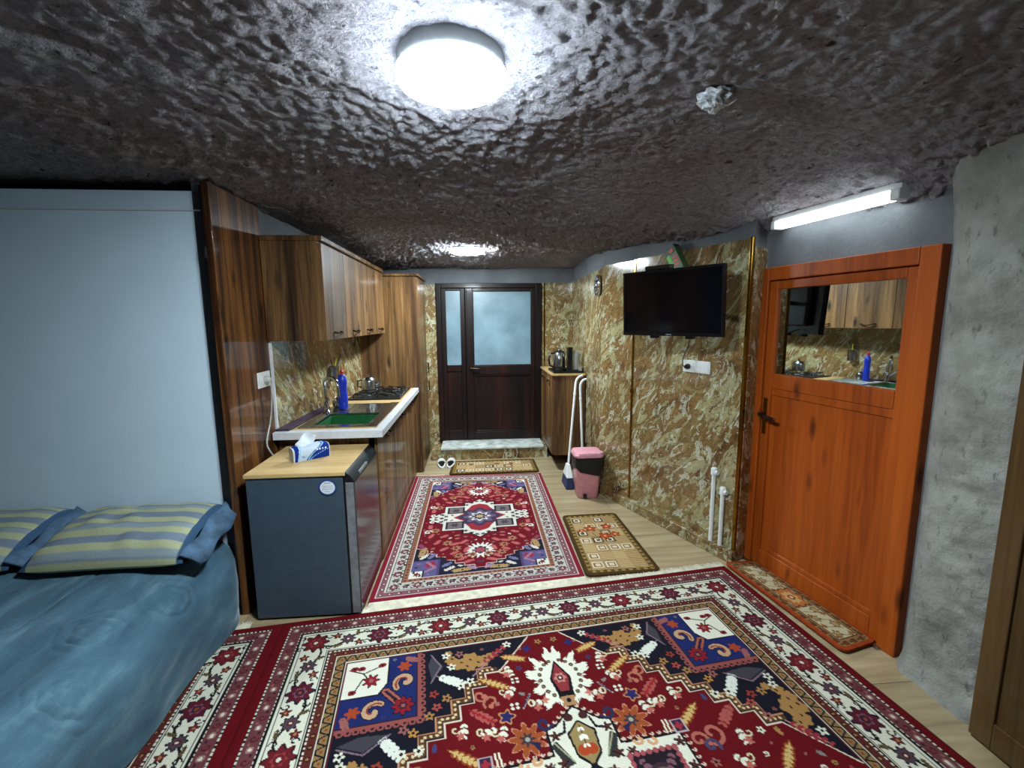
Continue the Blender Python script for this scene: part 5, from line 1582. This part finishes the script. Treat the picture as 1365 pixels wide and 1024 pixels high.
# ------------------------------------------------------------ slippers by the step
def slipper(label, cx, cy, rot, group):
    c_, s_ = cos(rot), sin(rot)
    f = lambda x, y, z: (cx + x * c_ - y * s_, cy + x * s_ + y * c_, z)
    t = thing('slipper', label, 'slipper', (cx, cy, 0.001), group)
    out = []
    for k in range(28):
        a_ = 2 * pi * k / 28
        wd = 0.043 - 0.006 * cos(a_) * 0 + 0.004 * sin(a_)
        out.append((wd * cos(a_) * (1 - 0.1 * (sin(a_) < 0)), 0.12 * sin(a_)))
    m = MB(); m.prism(out, 0.001, 0.022, fn=f); m.build('sole', 'white', t, bevel=0.005)
    m = MB(); m.prism([(x * 0.72, y * 0.8) for x, y in out], 0.0215, 0.0235, fn=f); m.build('footbed', 'black', t)
    for yy in (0.02, 0.062):
        pts = [f(0.046 * cos(a_), yy + 0.006 * sin(a_ * 2), 0.015 + 0.045 * sin(a_)) for a_ in np.linspace(0, pi, 12)]
        vs = []; m = MB()
        for p in pts:
            q = np.array(p); dy = np.array((-s_, c_, 0)) * 0.018
            vs += [tuple(q - dy), tuple(q + dy)]
        m._add(vs, [(2 * i, 2 * i + 1, 2 * i + 3, 2 * i + 2) for i in range(11)])
        st = m.build('strap', 'white', t, smooth=True); md = st.modifiers.new('s', 'SOLIDIFY'); md.thickness = 0.006
    return t
slipper('white slipper with dark footbed by the entrance step, next to the tall cupboard', -0.385, 4.60, 0.12, 'pair of white slippers')
slipper('white slipper with dark footbed by the entrance step, beside the doormat', -0.292, 4.605, -0.06, 'pair of white slippers')

# ------------------------------------------------------------ cabinet by the door with kettle set
sc = thing('side_cabinet', 'wall hung wood cabinet with two doors right of the entrance door', 'cabinet', (0.9, 4.7, 0.15))
x0, x1, y0, y1 = 0.735, 1.060, 4.30, 5.05
MB().box(x0 + 0.018, x1, y0, y1, 0.165, 0.965).build('carcass', 'cab', sc, bevel=0.002)
for a_, b_ in ((y0 + 0.02, 4.66), (4.664, y1)):
    dr = MB().box(x0, x0 + 0.018, a_, b_, 0.17, 0.96).build('door', 'cab', sc, bevel=0.002)
    m = MB(); 
    for q in ((a_ + 0.03, a_ + 0.045, 0.22, 0.91), (b_ - 0.045, b_ - 0.03, 0.22, 0.91)): m.box(x0 - 0.006, x0, q[0], q[1], q[2], q[3])
    m.box(x0 - 0.006, x0, a_ + 0.045, b_ - 0.045, 0.22, 0.235).box(x0 - 0.006, x0, a_ + 0.045, b_ - 0.045, 0.895, 0.91)
    m.build('panel_bead', 'cab', dr, bevel=0.002)
    ym = (a_ + b_) / 2
    MB().tube([(x0, ym - 0.05, 0.90), (x0 - 0.024, ym - 0.04, 0.895), (x0 - 0.024, ym + 0.04, 0.895), (x0, ym + 0.05, 0.90)], 0.006, 8).build('handle', 'bronze', dr, smooth=True)
MB().box(x0 - 0.012, 1.062, y0 - 0.012, y1, 0.965, 0.982).build('top', 'lightwood', sc, bevel=0.002)
MB().box(0.95, 1.05, 4.55, 5.0, 0.0, 0.165).build('plinth', 'black', sc)
tr = thing('serving_tray', 'black serving tray on the wall hung cabinet', 'tray', (0.9, 4.49, 0.982))
MB().box(0.755, 1.045, 4.33, 4.65, 0.982, 0.990).build('base', 'black', tr, bevel=0.003)
m = MB(); m.box(0.75, 1.05, 4.322, 4.33, 0.984, 1.006).box(0.75, 1.05, 4.65, 4.658, 0.984, 1.006).box(0.75, 0.757, 4.33, 4.65, 0.984, 1.006).box(1.043, 1.05, 4.33, 4.65, 0.984, 1.006)
m.build('rim', 'black', tr, bevel=0.002)
ek = thing('electric_kettle', 'steel electric kettle with black handle on the serving tray', 'kettle', (0.836, 4.49, 0.99))
kc = (0.836, 4.49, 0.99)
MB().lathe([(0.066, 0), (0.068, 0.004), (0.066, 0.022), (0.062, 0.024)], kc, 28).build('power_base', 'black', ek, smooth=True)
bd = MB().lathe([(0.058, 0.024), (0.062, 0.034), (0.059, 0.12), (0.052, 0.185), (0.048, 0.19)], kc, 28).build('body', 'steel', ek, smooth=True)
MB().lathe([(0.054, 0.19), (0.052, 0.20), (0.02, 0.208), (0.016, 0.212), (0.012, 0.226), (0.004, 0.228)], kc, 28).build('lid', 'black', ek, smooth=True)
MB().tube([(kc[0] - 0.052, kc[1] - 0.01, kc[2] + 0.18), (kc[0] - 0.09, kc[1] - 0.015, kc[2] + 0.18), (kc[0] - 0.11, kc[1] - 0.018, kc[2] + 0.13), (kc[0] - 0.10, kc[1] - 0.016, kc[2] + 0.06), (kc[0] - 0.066, kc[1] - 0.01, kc[2] + 0.045)], 0.010).build('handle', 'black', ek, smooth=True)
MB().prism([(kc[0] + 0.03, kc[1] - 0.045), (kc[0] + 0.05, kc[1] - 0.075), (kc[0] + 0.055, kc[1] - 0.03)], kc[2] + 0.15, kc[2] + 0.188).build('spout', 'steel', ek, bevel=0.004)
tpz = thing('tea_maker', 'tall black and clear tea maker beside the electric kettle', 'tea maker', (0.965, 4.44, 0.99))
kc = (0.965, 4.43, 0.99)
MB().box(0.905, 1.03, 4.37, 4.50, 0.99, 1.012).build('foot', 'black', tpz, bevel=0.004)
MB().box(0.906, 0.950, 4.39, 4.48, 1.012, 1.222).build('column', 'tv', tpz, bevel=0.005)
MB().box(0.906, 0.956, 4.385, 4.485, 1.222, 1.234).build('head', 'black', tpz, bevel=0.006)
def clear_glass():
    t = NT('clear_glass'); t.out((225, 235, 235), 0.03); t.b.inputs['Transmission Weight'].default_value = 0.85; t.b.inputs['IOR'].default_value = 1.3
    return t.m
M['glass'] = clear_glass()
MB().lathe([(0.036, 0.022), (0.040, 0.026), (0.040, 0.17), (0.036, 0.21), (0.034, 0.21), (0.037, 0.17), (0.037, 0.03)], (0.994, 4.435, 0.99), 24).build('jug', 'glass', tpz, smooth=True)
cp = thing('drinking_glass', 'small clear drinking glass at the corner of the serving tray', 'glass', (1.02, 4.36, 0.99))
MB().lathe([(0.016, 0.0), (0.02, 0.05), (0.018, 0.05), (0.014, 0.004)], (1.022, 4.36, 0.990), 18).build('bowl', 'glass', cp, smooth=True)

# ------------------------------------------------------------ bin, broom, dustpan
bn = thing('pedal_bin', 'pink plastic pedal bin with black bag standing by the marble wall', 'bin', (0.925, 3.66, 0))
def tb_ring(z, hw, hd, r=0.03):
    return [(0.925 + x, 3.665 + y, z) for x, y in round_rect_pts(-hw, hw, -hd, hd, r, 5)]
def loft(m, rings, cap=True):
    n = len(rings[0]); vs = [p for r in rings for p in r]
    fs = [(i * n + k, i * n + (k + 1) % n, (i + 1) * n + (k + 1) % n, (i + 1) * n + k) for i in range(len(rings) - 1) for k in range(n)]
    if cap: fs += [tuple(range(n - 1, -1, -1)), tuple(range((len(rings) - 1) * n, len(rings) * n))]
    m._add(vs, fs); return m
loft(MB(), [tb_ring(0.001, 0.082, 0.072), tb_ring(0.01, 0.088, 0.078), tb_ring(0.35, 0.108, 0.096)]).build('body', 'pink', bn, smooth=True)
lid = loft(MB(), [tb_ring(0.362, 0.122, 0.108, 0.04), tb_ring(0.378, 0.124, 0.110, 0.04), tb_ring(0.398, 0.112, 0.10, 0.04), tb_ring(0.404, 0.09, 0.08, 0.04)]).build('lid', 'pinklid', bn, smooth=True)
MB().box(1.04, 1.065, 3.64, 3.69, 0.365, 0.385).build('lid_tab', 'pinklid', lid, bevel=0.004)
rr_ = round_rect_pts(-1, 1, -1, 1, 0.25, 5)
top = []; mid = []; low = []
for k, (x, y) in enumerate(rr_):
    th_ = math.atan2(y, x)
    l = 0.20 + 0.03 * sin(th_ * 7) + 0.025 * sin(th_ * 3 + 1)
    front = max(0, -y) * (1 - abs(x))
    l -= 0.045 * front
    top.append((0.925 + x * 0.113, 3.665 + y * 0.101, 0.361)); mid.append((0.925 + x * (0.117 + 0.004 * sin(th_ * 9)), 3.665 + y * (0.105 + 0.004 * sin(th_ * 11)), 0.30)); low.append((0.925 + x * 0.108, 3.665 + y * 0.097, l + 0.04))
loft(MB(), [top, mid, low], cap=False).build('bin_bag', 'bag', bn, smooth=True)
MB().box(0.875, 0.905, 3.56, 3.585, 0.012, 0.045).build('pedal', 'black', bn, bevel=0.003)
def stick(name, label, cat, base, topp, headfn):
    t = thing(name, label, cat, (base[0], base[1], 0.001))
    b_, t_ = Vector(base), Vector(topp)
    d_ = (t_ - b_).normalized()
    hook = [t_, t_ + d_ * 0.03 + Vector((0.012, 0, 0)), t_ + d_ * 0.05 + Vector((0.035, 0.0, 0)), t_ + d_ * 0.056 + Vector((0.062, 0, 0))]
    MB().tube(smooth_path([b_, b_.lerp(t_, 0.5), b_.lerp(t_, 0.9)] + hook, 2), 0.011, 10).build('handle', 'white', t, smooth=True)
    c_ = b_.lerp(t_, 0.86)
    MB().tube([c_ - d_ * 0.012, c_ + d_ * 0.012], 0.013, 10).build('collar', 'white', t, smooth=True)
    headfn(t, b_)
    return t
def broom_head(t, b_):
    MB().hexa([(b_.x - 0.03, b_.y - 0.09, 0.10), (b_.x + 0.03, b_.y - 0.09, 0.10), (b_.x + 0.03, b_.y + 0.09, 0.10), (b_.x - 0.03, b_.y + 0.09, 0.10), (b_.x - 0.015, b_.y - 0.03, 0.21), (b_.x + 0.015, b_.y - 0.03, 0.21), (b_.x + 0.015, b_.y + 0.03, 0.21), (b_.x - 0.015, b_.y + 0.03, 0.21)]).build('head', 'white', t, bevel=0.006)
    br = MB().hexa([(b_.x - 0.04, b_.y - 0.11, 0.002), (b_.x + 0.04, b_.y - 0.11, 0.002), (b_.x + 0.04, b_.y + 0.11, 0.002), (b_.x - 0.04, b_.y + 0.11, 0.002), (b_.x - 0.027, b_.y - 0.088, 0.10), (b_.x + 0.027, b_.y - 0.088, 0.10), (b_.x + 0.027, b_.y + 0.088, 0.10), (b_.x - 0.027, b_.y + 0.088, 0.10)]).build('bristles', 'navy', t, bevel=0.006)
    br['kind'] = 'stuff'
def pan_head(t, b_):
    m = MB(); m.box(b_.x - 0.10, b_.x + 0.10, b_.y - 0.11, b_.y + 0.005, 0.002, 0.007).box(b_.x - 0.10, b_.x + 0.10, b_.y - 0.002, b_.y + 0.004, 0.002, 0.08).box(b_.x - 0.10, b_.x - 0.095, b_.y - 0.11, b_.y, 0.002, 0.05).box(b_.x + 0.095, b_.x + 0.10, b_.y - 0.11, b_.y, 0.002, 0.05)
    m.build('pan', 'white', t, bevel=0.002)
stick('broom', 'white handled broom with navy bristles leaning behind the pink bin', 'broom', (0.812, 3.90, 0.15), (0.925, 4.12, 0.93), broom_head)
stick('dustpan', 'long handled white dustpan standing between broom and pink bin', 'dustpan', (0.962, 3.935, 0.03), (0.958, 4.08, 0.90), pan_head)

# ------------------------------------------------------------ television wall fittings
a = Vector((1.369, 2.406, 0)); b = Vector((0.989, 2.958, 0)); dT = (b - a).normalized(); nT = Vector((-dT.y, dT.x, 0)); nT = nT if nT.x < 0 else -nT
tl = math.radians(3)
def tvf(s, n, z):     # s from the near edge, n towards the viewer, z above the bottom edge
    q = a + dT * s + nT * (n * cos(tl) - 0.0 + (z) * sin(tl)); return (q.x, q.y, 1.399 + z * cos(tl) - n * sin(tl))
tv = thing('television', 'black flat television on a wall bracket', 'television', (1.18, 2.68, 1.39))
TW, TH = (b - a).length, 0.401
m = MB(); w_ = 0.014
m.box(0, TW, -0.022, 0.0, 0, TH, tvf)
m.build('housing', 'tv', tv, bevel=0.004)
m = MB(); m.box(0, TW, 0.0, 0.008, 0, 0.02, tvf).box(0, TW, 0.0, 0.008, TH - w_, TH, tvf).box(0, w_, 0.0, 0.008, 0.02, TH - w_, tvf).box(TW - w_, TW, 0.0, 0.008, 0.02, TH - w_, tvf)
m.build('bezel', 'tv', tv, bevel=0.002)
MB().box(w_, TW - w_, 0.0, 0.003, 0.02, TH - w_, tvf).build('screen', 'screen', tv)
MB().box(0.12, TW - 0.12, -0.055, -0.022, 0.05, 0.30, tvf).build('back_bulge', 'tv', tv, bevel=0.012)
MB().box(TW / 2 - 0.018, TW / 2 + 0.018, 0.008, 0.0095, 0.006, 0.013, tvf).build('badge', 'printgrey', tv)
for s0 in (0.18, 0.42):
    MB().box(s0, s0 + 0.05, -0.03, 0.004, -0.016, 0.0, tvf).build('stand_stub', 'tv', tv, bevel=0.003)
c0 = tvf(TW * 0.55, -0.05, 0.2); c1_ = TV(0.55, 0.012, 1.60)
m = MB(); m.tube([c0, ((c0[0] + c1_[0]) / 2 + 0.05, (c0[1] + c1_[1]) / 2 + 0.06, 1.6), c1_], 0.014); m.build('bracket_arm', 'black', tv, smooth=True)
MB().box(0.50, 0.60, 0.012, 0.02, 1.52, 1.68, TV).build('bracket_plate', 'black', tv)
sb = MB().box(TW * 0.50, TW * 0.50 + 0.18, -0.05, -0.004, TH + 0.001, TH + 0.028, tvf).build('receiver_box', 'black', bevel=0.006)
tag(sb, 'small black receiver box lying on the television top edge', 'receiver')
# green carton standing on edge above the television, against the wall
gb = thing('green_carton', 'green carton with red lettering tilted behind the television top', 'carton', TV(0.54, 0.02, 1.84))
ga = radians(-32)
def gf(u, n, v):
    return TV(0.545 + u * cos(ga) - v * sin(ga), 0.014 + n, 1.995 + u * sin(ga) + v * cos(ga))
MB().box(0.0, 0.088, 0.0, 0.05, -0.20, 0.0, gf).build('box', 'darkcard', gb)
MB().box(0.0, 0.088, 0.05, 0.0512, -0.19, -0.056, gf).build('front_print', plain('green_print', (84, 112, 78), 0.5), gb)
MB().box(0.058, 0.088, 0.0512, 0.0520, -0.19, -0.046, gf).build('side_print', 'lime', gb)
MB().box(-0.001, 0.0, 0.0, 0.05, -0.20, -0.02, gf).build('edge_print', plain('green_edge', (70, 104, 62), 0.5), gb)
m = MB()
m.lathe([(0.018, 0.0512), (0.018, 0.0524)], (0, 0, 0), 16, fn=lambda x, y, z: gf(0.034 + x, z, -0.032 + y * 0.8))
for v0, sl in ((-0.082, 0.012), (-0.108, 0.012), (-0.138, 0.0)):
    m.box(0.008, 0.052, 0.0512, 0.0524, v0 - 0.006, v0 + 0.006, fn=lambda u, n, v, sl=sl: gf(u, n, v + sl * (u / 0.04 - 1)))
m.box(0.008, 0.016, 0.0512, 0.0524, -0.114, -0.082, gf)
m.build('red_lettering', 'redprint', gb)
# sockets
s1 = thing('double_socket', 'white double socket plate under the television', 'socket', TV(0.34, 0.012, 1.15))
for (a0, b0, nm) in ((0.352, 0.455, 'socket_plate'), (0.238, 0.350, 'switch_plate')):
    p_ = MB().box(a0, b0, 0.012, 0.022, 1.152, 1.232, TV).build(nm, 'white', s1, bevel=0.004)
    MB().box(a0 + 0.012, b0 - 0.012, 0.022, 0.0245, 1.164, 1.220, TV).build('insert', 'white', p_, bevel=0.002)
pg2 = thing('television_plug', 'black plug with cable hanging from the television', 'plug', TV(0.41, 0.03, 1.17))
MB().lathe([(0.018, 0.0), (0.018, 0.014), (0.010, 0.034), (0.006, 0.036)], (0, 0, 0), 16, fn=lambda x, y, z: TV(0.405 + x, 0.0245 + z, 1.19 + y)).build('body', 'black', pg2, smooth=True)
MB().tube(smooth_path([TV(0.405, 0.058, 1.19), TV(0.41, 0.075, 1.20), TV(0.42, 0.06, 1.26), TV(0.39, 0.05, 1.32), TV(0.34, 0.10, 1.36), tvf(0.22, -0.03, 0.03)]), 0.0035, 8).build('cable', 'black', pg2, smooth=True)
# wall clock
ck = thing('wall_clock', 'small round wall clock with chrome ring and dark dial', 'clock', RB(0.10, 0.015, 1.72))
cf = lambda x, y, z: RB(0.10 + x, 0.012 + z, 1.79 + y)
MB().lathe([(0.086, 0), (0.086, 0.02), (0.08, 0.024)], (0, 0, 0), 32, fn=cf).build('case', 'black', ck, smooth=True)
MB().ring_lathe([(0.088, 0.012), (0.09, 0.024), (0.082, 0.03), (0.074, 0.026), (0.074, 0.02)], (0, 0, 0), 32, fn=cf).build('ring', 'chrome', ck, smooth=True)
MB().lathe([(0.075, 0.024), (0.075, 0.0252)], (0, 0, 0), 32, fn=cf).build('dial', 'tv', ck)
for k in range(12):
    a_ = k * pi / 6
    MB().box(-0.003, 0.003, 0.052, 0.068, 0.0252, 0.0262, fn=lambda x, y, z, a_=a_: cf(x * cos(a_) - y * sin(a_), x * sin(a_) + y * cos(a_), z)).build('hour_mark', 'paper', ck)
for a_, l, nm in ((0.9, 0.042, 'hour_hand'), (-1.3, 0.058, 'minute_hand')):
    MB().box(-0.003, 0.003, -0.008, l, 0.0262, 0.0272, fn=lambda x, y, z, a_=a_: cf(x * cos(a_) - y * sin(a_), x * sin(a_) + y * cos(a_), z)).build(nm, 'paper', ck)
# white heating pipes
for s_, zt_, lb in ((0.155, 0.57, 'taller capped white plastic pipe on the marble wall'), (0.085, 0.465, 'shorter capped white plastic pipe next to the corner trim')):
    t = thing('capped_pipe', lb, 'pipe', TV(s_, 0.035, 0.083), 'capped pipes')
    MB().tube([TV(s_, 0.035, 0.083), TV(s_, 0.035, zt_ - 0.02)], 0.0125, 14).build('pipe', 'white', t, smooth=True)
    cpz = MB().tube([TV(s_, 0.035, zt_ - 0.045), TV(s_, 0.035, zt_ - 0.006), TV(s_, 0.035, zt_)], [0.019, 0.019, 0.014], 14).build('elbow_cap', 'white', t, smooth=True)
    MB().tube([TV(s_, 0.035, zt_ - 0.028), TV(s_ - 0.03, 0.035, zt_ - 0.028)], 0.016, 12).build('outlet', 'white', t, smooth=True)
# plaster plug in the ceiling
zc = float(ceil_h(np.array(0.755), np.array(1.45)))
m = MB()
nlat, nlon = 14, 22
vs = []
for i in range(nlat + 1):
    ph = pi * i / nlat
    for k in range(nlon):
        th_ = 2 * pi * k / nlon
        p = Vector((sin(ph) * cos(th_), sin(ph) * sin(th_), cos(ph)))
        r = 1 + 0.42 * mnoise.noise(p * 2.6) + 0.2 * mnoise.noise(p * 6)
        vs.append((0.755 + p.x * 0.050 * r, 1.45 + p.y * 0.045 * r, zc - 0.012 + p.z * 0.032 * r))
fs = [(i * nlon + k, i * nlon + (k + 1) % nlon, (i + 1) * nlon + (k + 1) % nlon, (i + 1) * nlon + k) for i in range(nlat) for k in range(nlon)]
m._add(vs, fs)
o = m.build('crumpled_plug', plain('crumpled_white_film', (196, 202, 206), 0.35, var=0.15), smooth=False)
tag(o, 'crumpled whitish lump stuffed into the rock ceiling', 'plug')

# ------------------------------------------------------------ wardrobe at the right edge
wdro = thing('wardrobe', 'brown wooden wardrobe standing against the pillar', 'wardrobe', (1.87, 1.0, 0))
MB().box(1.754, 1.995, 0.70, 1.300, 0.0, 1.95).build('carcass', 'rightpanel', wdro, bevel=0.003)
for y0, y1 in ((0.705, 1.298),):
    m = MB()
    m.box(1.738, 1.754, y0, y0 + 0.07, 0.02, 1.94).box(1.738, 1.754, y1 - 0.07, y1, 0.02, 1.94).box(1.738, 1.754, y0 + 0.07, y1 - 0.07, 0.02, 0.12).box(1.738, 1.754, y0 + 0.07, y1 - 0.07, 1.84, 1.94).box(1.738, 1.754, y0 + 0.07, y1 - 0.07, 0.86, 0.94)
    dr = m.build('door', 'rightpanel', wdro, bevel=0.004)
    MB().box(1.750, 1.757, y0 + 0.07, y1 - 0.07, 0.12, 0.86).build('panel', 'rightpanel', dr)
    MB().box(1.750, 1.757, y0 + 0.07, y1 - 0.07, 0.94, 1.84).build('panel', 'rightpanel', dr)
    MB().tube([(1.738, y0 + 0.03, 0.95), (1.715, y0 + 0.03, 0.97), (1.715, y0 + 0.03, 1.07), (1.738, y0 + 0.03, 1.09)], 0.006, 8).build('handle', 'bronze', dr, smooth=True)
